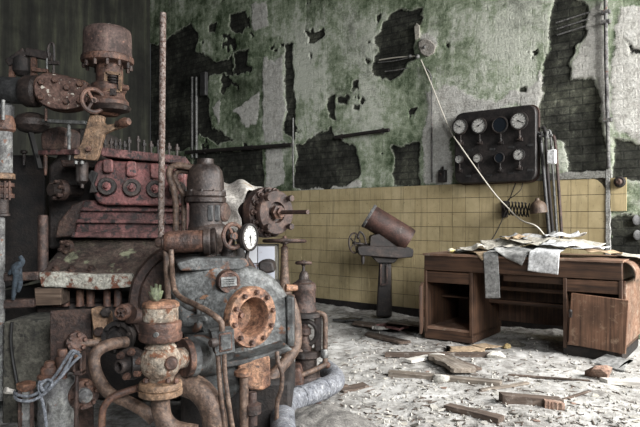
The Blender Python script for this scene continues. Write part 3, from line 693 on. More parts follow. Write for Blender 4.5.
build('case', MB().box((0, -.11, 0), (.075, .045, .13)), M['paperw'], jb, bevel=.006); [build('cover_screw', MB().lathe((i*.028, -.132, j*.05), (0, -1, 0), [(.005, 0), (.004, .004)], 6), M['steel'], jb) for i in (-1, 1) for j in (-1, 1)]
build('gland', MB().cyl((.0, -.1, .06), (0, -.1, .1), .014), M['steel'], jb)
s, z = wpt(548, 137, .07); ct = wallthing('pipe_union', 'small cluster of pale fittings at the top of the conduits', 'pipe fitting', s, z)
mb = MB(); mb.lathe((0, -.1, -.02), (0, 0, 1), [(.02, 0), (.024, .01), (.024, .03), (.016, .04), (.016, .07)], 8); build('union_nut', mb, M['steel'], ct)
build('tee', MB().cyl((-.07, -.1, .01), (.05, -.1, .01), .012).cyl((-.05, -.1, -.05), (-.05, -.1, .05), .01), M['greypipe'], ct)
# scissor lamp
lp0 = wp3(505, 209, .02); lz = lp0
lam = thing('wall_lamp', 'wall lamp with black accordion arm and rusty domed shade above the desk papers', 'lamp', lp0)
mb = MB(); A = wp3(506, 208, .16); B = wp3(529, 210, .24); up = Vector((0, 0, 1)); d = (B-A)/7
for i in range(7):
    for o_, sg in ((.012, 1), (-.012, -1)):
        p = A+d*i+WN*o_; q = A+d*(i+1)+WN*o_
        mb.bar(p+up*(.062*sg), q-up*(.062*sg), .009, .012, up=WN)
        mb.ball(p+up*.062*sg, .008, 8)
build('accordion_arm', mb, M['black'], lam)
mb = MB(); mb.bar(wp3(505, 209, .012), wp3(505.5, 208.5, .175), .02, .03); mb.box(wp3(505, 209, .022), (.05, .05, .16), Matrix.Rotation(-TH, 3, 'Z')); build('wall_plate', mb, M['dark'], lam)
sh = wp3(537.5, 201.5, .27); ax = (Vector((.10, -.05, -1))).normalized(); rs = 8.2*5.55/F
build('lamp_shade', MB().lathe(sh, ax, [(.016, -.03), (.02, -.01), (rs*.55, .0), (rs*.85, .02), (rs*.98, .05), (rs*1.02, .10), (rs*1.04, .105), (rs*.96, .10), (rs*.93, .05), (rs*.8, .025), (0.001, .01)], 28, caps=False), grunge('shade rust', ['#2b221d', '#46382e', '#5c4c3f', '#6f6152'], 12, .6, bump=.3), lam)
build('bulb_holder', MB().cyl(sh+ax*.012, sh+ax*.06, .018).ball(sh+ax*.075, .026, 12), M['steel'], lam)
build('arm_joint', MB().tube([B, (B+sh)/2+Vector((0, 0, .01)), sh-ax*.025], .009, 8), M['black'], lam)
one('lamp_cable', MB().tube(wtube([(516, 182), (513, 190), (508, 203), (502, 220), (494, 236), (487, 245)], [.03, .05, .05, .05, .1, .16]), .005, 8), M['black'], 'thin black cable hanging from the gauge board behind the accordion lamp', 'cable')
one('lamp_cable', MB().tube(wtube([(523, 181), (521, 189), (515, 195), (508, 200), (506, 206)], [.03, .06, .08, .08, .03]), .004, 8), M['black'], 'short black loop of wire from the gauge board to the accordion lamp', 'cable')
one('hanging_cable', MB().tube(wtube([(421, 60), (432, 86), (449, 128), (461, 147), (491, 189), (507, 207), (521, 220), (536, 226), (545, 236)], [.03, .04, .10, .19, .20, .22, .26, .28, .2]), .0065, 8), M['cable'], 'white cable slung from the broken wall fitting down across the gauge board', 'cable')
one('wall_pipe', MB().tube(wtube([(423, 66), (430, 74), (431.5, 90), (432, 182)], .02), .008, 8), M['greypipe'], 'thin grey pipe running straight down the wall beside the gauge board', 'pipe')
# broken fitting on the wall
p = wp3(425, 47, .03); ft = thing('wall_fitting', 'broken white plaster wall fitting with wires above the gauge board', 'wall fitting', p)
mb = MB(); pts = [(418, 42), (423, 38.5), (430, 40), (436, 46), (434, 53), (428, 57), (421, 54), (418.5, 48)]
mb.prism([wp3(x, y, .03) for x, y in rounded(pts, 2)], [wp3(x, y, -.01) for x, y in rounded(pts, 2)]); build('plaster_patch', mb, M['cloth'], ft, bevel=.01)
mb = MB(); pts = [(414, 27), (416.5, 23), (420, 26), (419.5, 38), (415, 40.5)]; mb.prism([wp3(x, y, .03) for x, y in pts], [wp3(x, y, -.01) for x, y in pts]); build('wood_block', mb, M['paper'], ft, bevel=.006)
for x, y, o_, r in ((417.5, 56.5, .04, .026), (410, 56.5, .03, .022), (424.5, 47, .045, .018)): build('insulator', MB().ball(wp3(x, y, o_), r, 12), M['steel'], ft)
one('wire', MB().tube(wtube([(379, 60), (396, 57.5), (417, 56)], .025), .007, 8), M['cable'], 'upper of two wires leading to the broken wall fitting', 'wire')
one('wire', MB().tube(wtube([(378, 62.5), (396, 60.5), (411, 57)], .03), .006, 8), M['greypipe'], 'lower of two wires leading to the broken wall fitting', 'wire')
one('wire', MB().tube(wtube([(385, 71.5), (397, 70), (408, 68)], .02), .006, 8), M['greypipe'], 'short loose wire on the dark patch below the other wires', 'wire')
for i, (a, b_, c_, d_, lb) in enumerate(((556, 23, 590, 12, 'topmost'), (557, 29, 588, 19, 'middle'), (557, 35, 586, 26, 'lowest'))):
    one('metal_strip', MB().bar(wp3(a, b_, .012), wp3(c_, d_, .012), .012, .012, up=WN), M['greypipe'], f'{lb} of three slanting grey metal strips fixed on the bare brick', 'metal strip', 'metal strips on the brick')
# riser pipe by the tile edge, top part
rp = one('riser_pipe', MB().tube(wtube([(605.5, -6), (606, 60), (607.5, 120), (608.5, 168)], .035), .017, 12, smooth=False), M['greypipe'], 'thin scaly riser pipe climbing the wall above the tile edge', 'pipe')
for y in (12, 22, 120):
    o = build('clip', MB().box(wp3(605.7+(y > 100)*1.8, y, .03), (.07, .05, .03), Matrix.Rotation(-TH, 3, 'Z')), M['greypipe'], rp)
kb = wp3(620, 182, .017); k_ = thing('rotary_switch', 'round black corroded knob on the last yellow tile', 'switch', kb)
build('knob_base', MB().lathe(kb, WN, [(.048, 0), (.05, .015), (.04, .03)], 20, squash=1), M['dark2'], k_); build('knob_cap', MB().lathe(kb+WN*.03, WN, [(.026, 0), (.028, .02), (.018, .03)], 14), M['rustred'], k_)
# sacks of plaster left on the bare cement
for x, y, r in ((637, 220, .036), (637.5, 235, .034)):
    one('plaster_dab', MB().ball(wp3(x, y, .0), r, 14, (1.1, .14, 1.3)), M['slate'], 'upper round grey dab of plaster on the bare dark cement' if y < 230 else 'lower round grey dab of plaster on the bare dark cement', 'plaster dab')
# ---- pipes and ledges on the far wall
lg = one('wall_pipe', MB().tube(wtube([(186, 152.5), (240, 148.5), (292, 145)], .05), .028, 12, smooth=False), M['dark2'], 'long dark pipe on the wall above the white-wrapped cylinder', 'pipe')
for x, y in ((205, 151), (252, 147.5), (284, 145.3)): build('bracket', MB().bar(wp3(x, y, -.01), wp3(x, y, .06), .03, .07), M['dark2'], lg)
lg = one('wall_pipe', MB().tube(wtube([(335, 137.5), (362, 133.5), (389, 130)], .05), .022, 12, smooth=False), M['dark2'], 'short dark pipe stub on the green wall above the pedestal machine', 'pipe')
for x, y in ((342, 136.5), (383, 130.8)): build('bracket', MB().bar(wp3(x, y, -.01), wp3(x, y, .06), .03, .06), M['dark2'], lg)
for i, (x, lb) in enumerate(((192.3, 'first'), (196.4, 'second'))):
    one('wall_conduit', MB().tube(wtube([(x, 77), (x, 158)], .04), .021, 12, smooth=False), M['steel'], f'{lb} from the scaly rod of two pale upright conduits on the far wall', 'pipe', 'pair of upright conduits')
one('wall_conduit', MB().tube(wtube([(293, 118), (293, 150), (293.5, 188)], .03), .011, 10), M['steel'], 'thin pale conduit ending at the top of the tiles near the flanged cylinder', 'pipe')
mb = MB(); mb.box(wp3(204, 84, .03), (.12, .06, .34), Matrix.Rotation(-TH, 3, 'Z')); 
one('wall_bracket', mb, M['slate'], 'grey upright bracket plate beside the paired conduits on the far wall', 'bracket', bevel=.01)

# ================================================================ PEDESTAL MACHINE
Zm = 6.58; mb0 = at(385, 318, Zm); mb0.z = 0
mc = thing('pedestal_machine', 'rusty pedestal machine with tilted drum cover and handwheel by the tiled wall', 'machine', mb0)
P = lambda x, y, dz=0: at(x, y, Zm+dz)
mb = MB(); mb.hexa([P(376, 317, -.08), P(392, 317, -.08), P(391.5, 260, -.08), P(379, 260, -.08), P(376, 317, .1), P(392, 317, .1), P(390, 260, .08), P(380, 260, .08)]); build('pedestal', mb, M['dark'], mc, bevel=.02, seg=3)
mb = MB(); mb.prism_px([(372, 257), (400, 257), (394, 263), (378, 263)], Zm-.12, .24); build('head_plate', mb, M['dark2'], mc, bevel=.006)
mb = MB(); mb.prism_px([(357, 247), (362, 245.5), (409, 247), (414, 250), (413, 257.5), (398, 258.5), (372, 256.5), (359, 255.5)], Zm-.16, .30, rnd=2); build('bed', mb, M['dark'], mc, bevel=.01)
mb = MB(); mb.prism_px([(371, 236), (382, 233), (398, 247.5), (370, 247)], Zm-.13, .26, rnd=2); build('roller_frame', mb, M['dark'], mc, bevel=.01)
a, b_ = P(368.8, 216.0, -.04), P(409.5, 240.8, -.078); d = (b_-a).normalized(); R_ = .132
build('drum_cover', MB().lathe(a, d, [(R_*.88, .0), (R_*.98, .008), (R_, .02), (R_, (b_-a).length*.93), (R_*.93, (b_-a).length)], 36), grunge('drum rust', ['#1f1614', '#35241f', '#49312a', '#59423a'], 7, .6, bump=.3, spec='#5a514c', spec_at=.68, spec_scale=10), mc)
build('drum_rim', MB().lathe(a, d, [(R_*1.01, -.012), (R_*1.05, -.004), (R_*1.05, .016), (R_*1.01, .02)], 36), M['greypipe'], mc)
build('handwheel', MB().wheel(P(354.5, 243, -.1), (.8, -.6, .05), .105, .009, 5, .16), M['dark'], mc)
build('shaft', MB().cyl(P(354.5, 243, -.1)-Vector((.02, -.015, 0)), P(372, 245, -.02), .014), M['dark'], mc)
mb = MB(); mb.tube([P(358, 237, -.17), P(360, 232, -.17), P(364, 236, -.16), P(366, 244, -.15)], .011, 8); mb.ball(P(358, 237, -.17), .018, 10); build('lever', mb, M['dark'], mc)
mb = MB(); mb.bar(P(381, 264, -.1), P(381, 285, -.1), .02, .02); mb.bar(P(381, 285, -.1), P(387, 284, -.1), .02, .02); mb.bar(P(387, 264, -.1), P(387, 284, -.1), .015, .015); build('guide_bracket', mb, M['rustred'], mc)
mb = MB(); mb.cyl(P(363, 256, -.12), P(363, 262, -.12), .02); mb.cyl(P(363, 262, -.12), P(363, 264, -.12), .012); build('drain_boss', mb, M['dark'], mc)
mb = MB(); mb.prism([fl(385, 323, .0), fl(421, 327, .0), fl(420, 327, .10), fl(386, 323, .14)], [fl(385, 323, .0)+Vector((.05, .09, 0)), fl(421, 327)+Vector((.05, .09, 0)), fl(420, 327, .1)+Vector((.05, .09, 0)), fl(386, 323, .14)+Vector((.05, .09, 0))])
one('wooden_plinth', mb, M['plankd'], 'low dark wooden block at the foot of the pedestal machine', 'block', bevel=.008)
# ================================================================ ENGINE
def base(x, Z): p = at(x, 300, Z); p.z = 0; return p
def nrm(yaw, pitch=0): a = math.radians(yaw); p = math.radians(pitch); return Vector((math.sin(a)*math.cos(p), -math.cos(a)*math.cos(p), math.sin(p)))
def px(n, Z): return n*Z/F
E = thing('engine', 'large rusted engine with red ribbed cylinder block and sloping mossy crankcase', 'engine', base(120, 3.8))
mb = MB(); x0, x1 = at(-30, 300, 3.6).x, at(268, 300, 3.6).x
mb.box(((x0+x1)/2, 4.15, .30), (x1-x0, 1.1, .60)); build('bedplate', mb, M['dark2'], E, bevel=.02)
mb = MB(); mb.prism_px([(36, 304), (180, 304), (180, 322), (36, 322)], 3.5, .3); build('bed_ledge', mb, M['dark'], E, bevel=.012)
mb = MB(); mb.hexa([at(38, 275, 3.36), at(150, 276, 3.36), at(190, 238, 3.64), at(70, 238, 3.62), at(38, 275, 4.4), at(170, 276, 4.4), at(200, 238, 4.4), at(66, 238, 4.4)])
build('crankcase', mb, M['moss'], E, bevel=.02, seg=3)
mb = MB(); mb.prism_px([(38, 272.5), (60, 272), (92, 274.5), (131, 274), (133, 280), (131, 287), (98, 290), (70, 288), (41, 287)], 3.33, .35, rnd=2); build('edge_flange', mb, M['strip'], E, bevel=.006)
for x, r in ((57, 4), (66, 3.6), (80, 3.8), (90.5, 3.8), (107, 3.6), (118, 4)):
    mb = MB(); mb.vl(x, 3.46, [(r*.9, 287), (r*1.15, 289), (r, 290), (r, 304), (r*1.2, 306)], 14); build('support_post', mb, M['rust'], E)
mb = MB(); mb.prism_px([(34, 288), (61, 288.5), (61, 305), (35, 306)], 3.34, .12); build('packing_block', mb, wood('packing wood', ['#33281f', '#524236', '#675648', '#77675a'], 'X', rough=.9), E, bevel=.006, label='weathered packing block')
for x in (56, 72, 92):
    mb = MB(); mb.lathe(at(x, 270.5, 3.40), Vector((0, -.35, .9)), [(px(4.5, 3.4), -.01), (px(4.5, 3.4), .012), (px(2.5, 3.4), .016), (px(2.5, 3.4), .028)], 6); build('crankcase_bolt', mb, M['rustred'], E)
mb = MB(); mb.lathe(at(190, 303, 3.27), (0, -1, 0), [(px(60, 3.42), -.5), (px(60, 3.42), -.02), (px(57, 3.42), 0), (px(50, 3.42), .0), (px(49, 3.42), -.03), (.001, -.03)], 48); build('end_cover', mb, M['rustred'], E)
def ring(o, ax, R, n, r, h, ph, mat, par):
    a, u, v = frame(ax)
    for k in range(n):
        q = 2*math.pi*(k+ph)/n
        build('bolt', MB().lathe(Vector(o)+u*(R*math.cos(q))+v*(R*math.sin(q)), a, [(r, -.002), (r, h*.8), (r*.8, h)], 6), mat, par)
def flange(name, x, y, Z, yaw, R, t, mat, par, bore=.0, nb=6, br=None, bh=.018, pitch=0, ph=.3, boltmat=None, bolts_parts=False, pcd=.78):
    o = at(x, y, Z); ax = nrm(yaw, pitch); R_ = px(R, Z)
    prof = [(R_, -t), (R_, -t*.12), (R_*.97, 0)]
    if bore: prof += [(R_*bore*1.02, 0), (R_*bore, -.006), (R_*bore, -t*3), (0.001, -t*3)]
    f = build(name, MB().lathe(o, ax, prof, 36), mat, par)
    if nb:
        br = px(br or R*.12, Z)
        if bolts_parts:
            a, u, v = frame(ax)
            for k in range(nb):
                q = 2*math.pi*(k+ph)/nb; c = o+u*(R_*pcd*math.cos(q))+v*(R_*pcd*math.sin(q))
                build('bolt', MB().lathe(c, ax, [(br*1.25, -.002), (br*1.25, bh*.2), (br, bh*.22), (br, bh*.8), (br*.75, bh)], 6), boltmat or mat, f)
        else: ring(o, ax, R_*pcd, nb, br, bh, ph, boltmat or mat, f)
    return f
# ribbed lower block
mb = MB(); mb.prism_px([(83, 200), (187, 203), (187, 238), (73, 237)], 3.56, .6, 8, 130); build('cylinder_block', mb, M['redrib'], E, bevel=.012)
for y0, y1, xa in ((232, 237.5, 72), (219, 223, 77), (208, 211, 81)):
    mb = MB(); mb.prism_px([(xa, y0), (187, y0+1), (187, y1+1), (xa-1.5, y1)], 3.53, .05, 8, 130); build('rib', mb, M['redrib'], E, bevel=.006)
mb = MB(); mb.prism_px([(97, 160), (186, 164), (186, 206), (104, 205), (97, 202), (93, 194), (93, 170)], 3.50, .5, 8, 130, rnd=5); build('valve_chest', mb, M['redblock'], E, bevel=.012, seg=3)
for x, y in ((107.3, 186.4), (132.2, 187.6), (155.5, 189), (178, 190)):
    o = at(x, y, 3.49+(x-130)*.0011); ax = nrm(8); r = px(8.8, 3.5)
    c = build('inspection_cover', MB().lathe(o, ax, [(r, -.02), (r, .018), (r*.93, .024), (r*.62, .024), (r*.6, .014), (0.001, .014)], 26), M['dark'], E)
    build('nut', MB().lathe(o+ax*.012, ax, [(r*.5, 0), (r*.5, .008), (r*.26, .01), (r*.26, .03), (r*.18, .034)], 8), M['redblock'], c)
for x, y, h in ((107.5, 164, 9), (131, 166, 11), (155, 168, 11), (178, 169, 11)):
    mb = MB(); mb.prism_px([(x-5.5, y-5), (x+5.5, y-5), (x+5, y+h-1), (x, y+h), (x-5, y+h-1)], 3.47+(x-130)*.0011, .08, 8, x, rnd=4); build('port_boss', mb, M['redblock'], E, bevel=.008)
mb = MB(); mb.prism_px([(100, 147), (140, 151.5), (186, 156.5), (186, 164), (140, 160), (101, 156)], 3.46, .62, 8, 130, rnd=2); build('head_deck', mb, M['redrib'], E, bevel=.008)
for i, (x, y0, y1) in enumerate(((105, 139, 151), (111, 138, 151), (115.5, 140, 152), (120, 139, 152), (124.5, 141, 152.5), (129, 137, 153), (138, 136, 154), (144, 140, 155), (151, 141, 155.5), (158, 140, 156), (169, 143, 157), (177, 144, 158))):
    Zs = 3.60 if i % 2 else 3.75
    mb = MB(); mb.vl(x, Zs, [(1.0, y0), (1.2, y0+1), (1.2, y0+3), (2.4, y0+3), (2.4, y0+6), (1.2, y0+6), (1.2, y1)], 8); build('stud', mb, M['dark'], E)
mb = MB(); mb.prism_px([(64, 132), (70, 128), (98, 128), (100, 205), (82, 215), (72, 246), (48, 250), (48, 165), (56, 158)], 3.78, .4, rnd=5); build('drive_housing', mb, M['dark'], E, bevel=.02, seg=3)
mb = MB(); mb.prism_px([(40, 134), (47, 128), (60, 126), (67, 130), (66, 148), (58, 151), (41, 150)], 3.6, .2, -12, 52, rnd=3); build('bearing_block', mb, M['rustred'], E, bevel=.012, seg=3)
mb = MB(); mb.prism_px([(78, 128), (96, 130), (98, 150), (80, 152)], 3.72, .3, 10, 90, rnd=3); build('arm_casting', mb, M['dark'], E, bevel=.01)
mb = MB(); mb.prism_px([(60, 160), (100, 162), (100, 168), (62, 167)], 3.62, .3, 8, 90); build('side_rib', mb, M['rustred'], E, bevel=.008)
mb = MB(); mb.prism_px([(0, 155), (45, 155), (45, 275), (0, 290)], 4.0, .3); build('frame_plate', mb, M['dark2'], E, bevel=.01)
mb = MB(); mb.prism_px([(72, 205), (84, 200), (76, 236), (55, 238), (58, 222)], 3.55, .12); build('gusset', mb, M['rustred'], E, bevel=.008)
flange('side_flange', 58, 190, 3.52, -30, 10.5, .035, M['rustred'], E, 0, 6, 2.1, .03)
build('side_shaft', MB().cyl(at(58, 190, 3.52)-nrm(-30)*.15, at(58, 190, 3.52)+nrm(-30)*.05, px(6, 3.5)), M['dark'], E)
flange('drain_flange', 65, 247, 3.5, -20, 7, .03, M['rustred'], E, 0, 4, 1.8, .02)
mb = MB(); mb.vl(82, 3.40, [(4.5, 161), (6, 162.5), (6.3, 166), (6, 168), (6, 181), (4, 183.5), (2, 184), (2, 188)], 18); build('oil_cup', mb, M['strain'], E)
mb = MB(); mb.prism_px([(91, 170), (97, 173), (93, 184), (97, 192), (89, 193), (91, 183), (87, 176)], 3.42, .03); build('spring_clip', mb, M['dark2'], E, bevel=.004)
mb = MB(); mb.bar(at(44, 121, 3.5), at(87, 123, 3.36), .035, .02); build('lever_bar', mb, M['steel'], E, bevel=.004)
mb = MB(); mb.bar(at(41, 153, 3.5), at(78, 152, 3.32), .04, .028); build('lever_bar', mb, M['redrib'], E, bevel=.005)
mb = MB(); mb.vl(69, 3.42, [(1, 122), (1.6, 124), (1.6, 131), (2.3, 132), (2.3, 136), (1.6, 137), (1.6, 150), (2.4, 152), (1.2, 160)], 12); build('push_rod', mb, M['steel'], E)
mb = MB(); mb.vl(46, 3.45, [(1, 108), (1.4, 110), (1.4, 121)], 8); build('link_rod', mb, M['rust'], E); mb = MB(); mb.vl(45.5, 3.46, [(1.8, 153), (1.8, 168), (1.2, 174), (1.5, 175)], 8); build('link_rod', mb, M['rust'], E)
mb = MB(); mb.vl(32, 3.6, [(6, 113), (13, 116), (16.5, 120), (16.5, 126), (12, 131), (6, 133)], 28); build('pulley', mb, M['dark'], E)
mb = MB(); mb.bar(at(30, 131, 3.58), at(40, 169, 3.5), .025, .02); build('strut', mb, M['black'], E)
mb = MB(); mb.vl(43, 3.42, [(4.2, 215), (5, 217), (5, 270), (5.5, 273)], 18); build('breather_pipe', mb, M['rustred'], E)
mb = MB(); mb.vl(24, 3.9, [(2, 150), (3.5, 151), (3.5, 153), (1.5, 154), (1.5, 165)], 8); build('frame_bolt', mb, M['dark'], E)
# tan bracket carrying the governor
mb = MB(); mb.prism_px([(90, 113), (104, 116), (103, 122), (106, 125), (117, 123), (124, 120), (126, 126), (112, 130), (104, 134), (97, 158), (95, 160.5), (73, 158.5), (75, 152), (81, 143)], 3.33, .035, rnd=2); bk = build('governor_bracket', mb, M['tan'], E, bevel=.004, label='tan rusted bracket plate')
build('bracket_bolt', MB().lathe(at(89, 149, 3.325), nrm(0), [(px(2.6, 3.3), 0), (px(2.6, 3.3), .02)], 6), M['rust'], bk)
build('knuckle', MB().lathe(at(121, 123, 3.30), Vector((.9, -.4, .1)), [(px(3, 3.3), -.03), (px(3, 3.3), .0), (px(4.2, 3.3), .0), (px(4.8, 3.3), .03), (px(3.5, 3.3), .055)], 14), M['rust'], bk)
for x in (76, 82): build('foot_nut', MB().lathe(at(x, 161, 3.32), (0, 0, -1), [(px(2, 3.3), 0), (px(2, 3.3), .016)], 6), M['steel'], bk)

# ---------------------------------------------------------------- governor with drum head
G = thing('governor', 'rusty drum-headed governor with windowed neck standing above the red cylinder block', 'governor', at(108, 113, 3.42))
Zg_ = 3.42
build('drum', MB().vl(107.5, Zg_, [(3, 27.2), (12, 27.6), (19, 29), (22, 31), (23, 34), (23.3, 40), (23.4, 52), (23.8, 57)], 40), M['can'], G)
fg = build('drum_flange', MB().vl(107.5, Zg_, [(23.5, 57), (25.2, 58), (25.6, 61), (25, 63.5), (21, 65)], 40), M['rust'], G)
o = at(107.5, 64, Zg_); ring(o+Vector((0, 0, .002)), (0, 0, -1), px(22.3, Zg_), 12, px(1.9, Zg_), .032, .4, M['rustred'], fg)
nk = build('neck', MB().vl(109.5, Zg_, [(13, 64), (13.2, 84), (14, 87)], 28), M['rust'], G)
mb = MB(); fz = Zg_-px(14.2, Zg_)
fr = [(106, 72.5), (120.5, 74), (120, 91), (105.5, 89.5)]
for a, b in zip(fr, fr[1:]+fr[:1]): mb.bar(at(*a, fz), at(*b, fz), .016, .014, up=(0, -1, 0))
build('window_frame', mb, M['tan'], nk)
mb = MB(); mb.prism_px(fr, fz+.012, .01); build('window_opening', mb, M['black'], nk)
mb = MB()
for y in (77.5, 80.3, 83.1): mb.torus(at(113, y, fz+.01), (0, .15, 1), px(4.2, fz), .006, 18, 6)
mb.box(at(113.5, 92, fz-.005), (.03, .02, .035)); build('spring', mb, M['dark'], nk)
build('body', MB().vl(108.5, Zg_, [(13, 83), (16.5, 85), (17.5, 88), (17.5, 91), (15.5, 94), (16, 98), (19.5, 102), (19.5, 106), (17, 109), (13, 113), (9, 116)], 30), M['rust'], G)
for x, dx in ((91, -1), (125, 1)): build('lug', MB().lathe(at(x+2*-dx, 88, Zg_-.05), (dx, -.2, 0), [(px(3, Zg_), -.03), (px(3, Zg_), .02), (px(2.3, Zg_), .03)], 12), M['rust'], G)
build('handwheel', MB().wheel(at(93, 100.5, Zg_-.12), nrm(42), px(11, Zg_), .012, 3, .25), M['rust'], G)
build('valve_stem', MB().cyl(at(93, 100.5, Zg_-.14), at(104, 99, Zg_), .013), M['dark'], G)
build('lower_collar', MB().vl(112, Zg_-.02, [(12, 104), (17, 106), (18.5, 108), (17, 111), (9, 113.5)], 28), M['strain'], G)
one('plaster_crumb', MB().ball(at(108.5, 26.5, 3.42), .022, 10, (1.3, 1, .8)), M['plaster'], 'pale crumb of plaster resting on top of the governor drum', 'crumb')

# ---------------------------------------------------------------- exhaust pipe and cover plate
X = thing('exhaust_pipe', 'thick dark exhaust pipe ending in a white-speckled rust plate beside the governor', 'pipe', at(30, 100, 3.5))
build('pipe', MB().cyl(at(-14, 89, 3.62), at(30, 91.5, 3.56), px(13.2, 3.55), n=32), M['slate'], X)
build('pipe_collar', MB().lathe(at(29, 91.5, 3.54), (1, -.1, -.02), [(px(14, 3.5), -.03), (px(16, 3.5), -.01), (px(16, 3.5), .05), (px(13, 3.5), .07)], 28), M['dark'], X)
pts = [(38, 75.5), (47, 73), (60, 75), (88, 82), (88, 103), (74, 108.5), (60, 109.5), (47, 107), (38, 101), (34, 93), (34, 83)]
mb = MB(); mb.prism_px(pts, 3.42, .03, 6, 60, rnd=7); cp = build('cover_plate', mb, M['speck'], X, bevel=.005, label='white-speckled rusty cover plate')
mb = MB(); mb.prism_px([((x-61)*1.045+61, (y-91)*1.06+91) for x, y in pts], 3.452, .10, 6, 60, rnd=7); build('gasket_flange', mb, M['rust'], X, bevel=.006)
for x, y in ((41.5, 82), (55, 80), (67, 87.5), (41, 97), (66.5, 101.5), (80, 101), (80, 84)):
    build('cover_bolt', MB().lathe(at(x, y, 3.415+(x-60)*.0006), nrm(6), [(px(3.2, 3.4), -.005), (px(3.2, 3.4), .012), (px(2.4, 3.4), .016)], 6), M['rust'], cp)
# frame above the pipe
T = thing('lifting_frame', 'dim rusty frame with bolts and hook standing behind the speckled cover plate', 'frame', at(34, 76, 3.7))
mb = MB(); mb.bar(at(12, 78, 3.7), at(13, 62, 3.7), .025, .03); build('upright', mb, M['rust'], T)
mb = MB(); mb.bar(at(34, 76, 3.7), at(34, 58, 3.7), .025, .03); build('upright', mb, M['rust'], T)
mb = MB(); mb.bar(at(8, 64, 3.7), at(26, 52, 3.7), .04, .05); mb.bar(at(26, 52, 3.7), at(52, 57, 3.7), .04, .05); build('crossbar', mb, M['dark'], T, bevel=.006)
mb = MB(); mb.bar(at(33, 70, 3.68), at(48, 71, 3.68), .03, .02); build('ledge', mb, M['rust'], T)
mb = MB(); mb.vl(22, 3.72, [(6, 56), (9, 60), (9, 72), (5, 76)], 18); build('roller', mb, M['dark2'], T)
mb = MB(); mb.vl(47, 3.68, [(.9, 58), (1, 60), (1, 74)], 8); build('tie_rod', mb, M['steel'], T)
mb = MB(); mb.tube([at(49, 58, 3.68), at(48, 50, 3.68), at(50, 44, 3.68), at(53.5, 45, 3.68), at(54, 60, 3.68), at(53, 74, 3.68)], .008, 8); build('hook', mb, M['dark'], T)
mb = MB(); mb.box(at(54, 63, 3.68), (.06, .03, .02)); mb.vl(53, 3.68, [(2, 72), (2, 77)], 8); build('hook_nut', mb, M['dark'], T)

# ---------------------------------------------------------------- standpipe at the edge
SP = thing('standpipe', 'flaking grey standpipe with rusty flanges at the picture edge', 'pipe', base(4, 3.4))
build('pipe', MB().vl(3, 3.3, [(8.7, 128), (8.9, 174)], 26), M['greypipe'], SP)
build('pipe', MB().vl(-1, 3.3, [(5.5, 212), (5.5, 400)], 22), M['greypipe'], SP)
build('flange', MB().vl(3, 3.3, [(9, 116), (10, 118), (11.5, 124), (11.5, 130), (9, 132)], 28), M['rust'], SP)
build('flange', MB().vl(3, 3.3, [(9, 173), (11.2, 174), (11.2, 179), (9, 180)], 28), M['tan'], SP)
build('flange', MB().vl(3, 3.3, [(10.5, 183), (10.5, 187), (8, 188), (8, 193), (10.5, 194), (10.5, 198)], 28), M['rust'], SP)
build('upper_neck', MB().vl(4, 3.35, [(7, 104), (9.5, 106), (9.5, 118)], 22), M['slate'], SP)
build('stem', MB().vl(3, 3.22, [(2, 100), (2, 120)], 10), M['steel'], SP)
build('lower_neck', MB().vl(2, 3.3, [(6.5, 197), (6, 213), (7.5, 214), (7.5, 216), (5, 217)], 20), M['dark'], SP)
for x in (9.5, 5, -1): build('flange_bolt', MB().vl(x, 3.3-.055, [(1.2, 181), (1.2, 200)], 8), M['rust'], SP)

# ---------------------------------------------------------------- scaly rod
o = one('steel_rod', MB().cyl(at(161, 244, 3.28), at(163, 13, 3.30), px(3.1, 3.3), n=14), M['rod'], 'tall scaly rusted rod standing upright in front of the red cylinder block', 'rod')

# ---------------------------------------------------------------- strainer
S = thing('strainer', 'dark domed strainer vessel with slotted middle behind the grey pump', 'strainer', at(207, 262, 3.3)); Zs = 3.3
build('dome', MB().vl(205.5, Zs, [(8, 159), (8.2, 163), (9, 164.5), (13, 166), (16.5, 171), (18.3, 180), (18.5, 192)], 36), M['strain'], S)
fg = build('ring_flange', MB().vl(205.5, Zs, [(18.5, 191), (20.3, 192), (20.5, 196), (18.8, 197), (20.5, 198), (20.3, 202), (18, 203)], 36), M['strain'], S)
ring(at(205.5, 192.5, Zs), (0, 0, 1), px(19, Zs), 10, px(1.6, Zs), .014, 0, M['dark'], fg)
build('slotted_body', MB().vl(206, Zs, [(17.5, 202), (16.5, 206), (16.2, 222), (18, 227)], 32), M['dark'], S)
for x in (200, 210, 217):
    mb = MB(); mb.prism_px([(x-2.5, 205), (x+2.5, 205), (x+2.5, 221), (x-2.5, 221)], Zs-.10+abs(x-206)*.003, .03); build('slot_bar', mb, M['slate'], S, bevel=.004)
build('base_bowl', MB().vl(208, Zs, [(16, 224), (20, 228), (21, 234), (19.5, 242), (14, 248), (13, 254), (24, 262), (30, 266)], 36), M['strain'], S)
build('outlet_flange', MB().lathe(at(222, 212, Zs+.02), (1, -.35, 0), [(px(9, Zs), -.03), (px(10, Zs), 0), (px(10, Zs), .02), (px(8, Zs), .03)], 26, squash=1), M['rustred'], S)
one('tube', MB().tube([at(176, 236, 3.32), at(176, 208, 3.32), at(174, 190, 3.32), at(169.5, 178, 3.32), at(170, 169, 3.32), at(177, 165.5, 3.32), at(186, 166.5, 3.32), at(195, 168, 3.33)], px(3.4, 3.3), 12), M['copper'], 'outer of two bent rusty tubes curling from the red block to the strainer', 'tube', 'bent tubes beside the strainer')
one('tube', MB().tube([at(184, 236, 3.35), at(184, 205, 3.35), at(183, 194, 3.35), at(177, 183, 3.35), at(175, 176, 3.36), at(179, 171, 3.36), at(190, 172, 3.36)], px(2.8, 3.3), 12), M['copper'], 'inner of two bent rusty tubes between the red block and the strainer', 'tube', 'bent tubes beside the strainer')

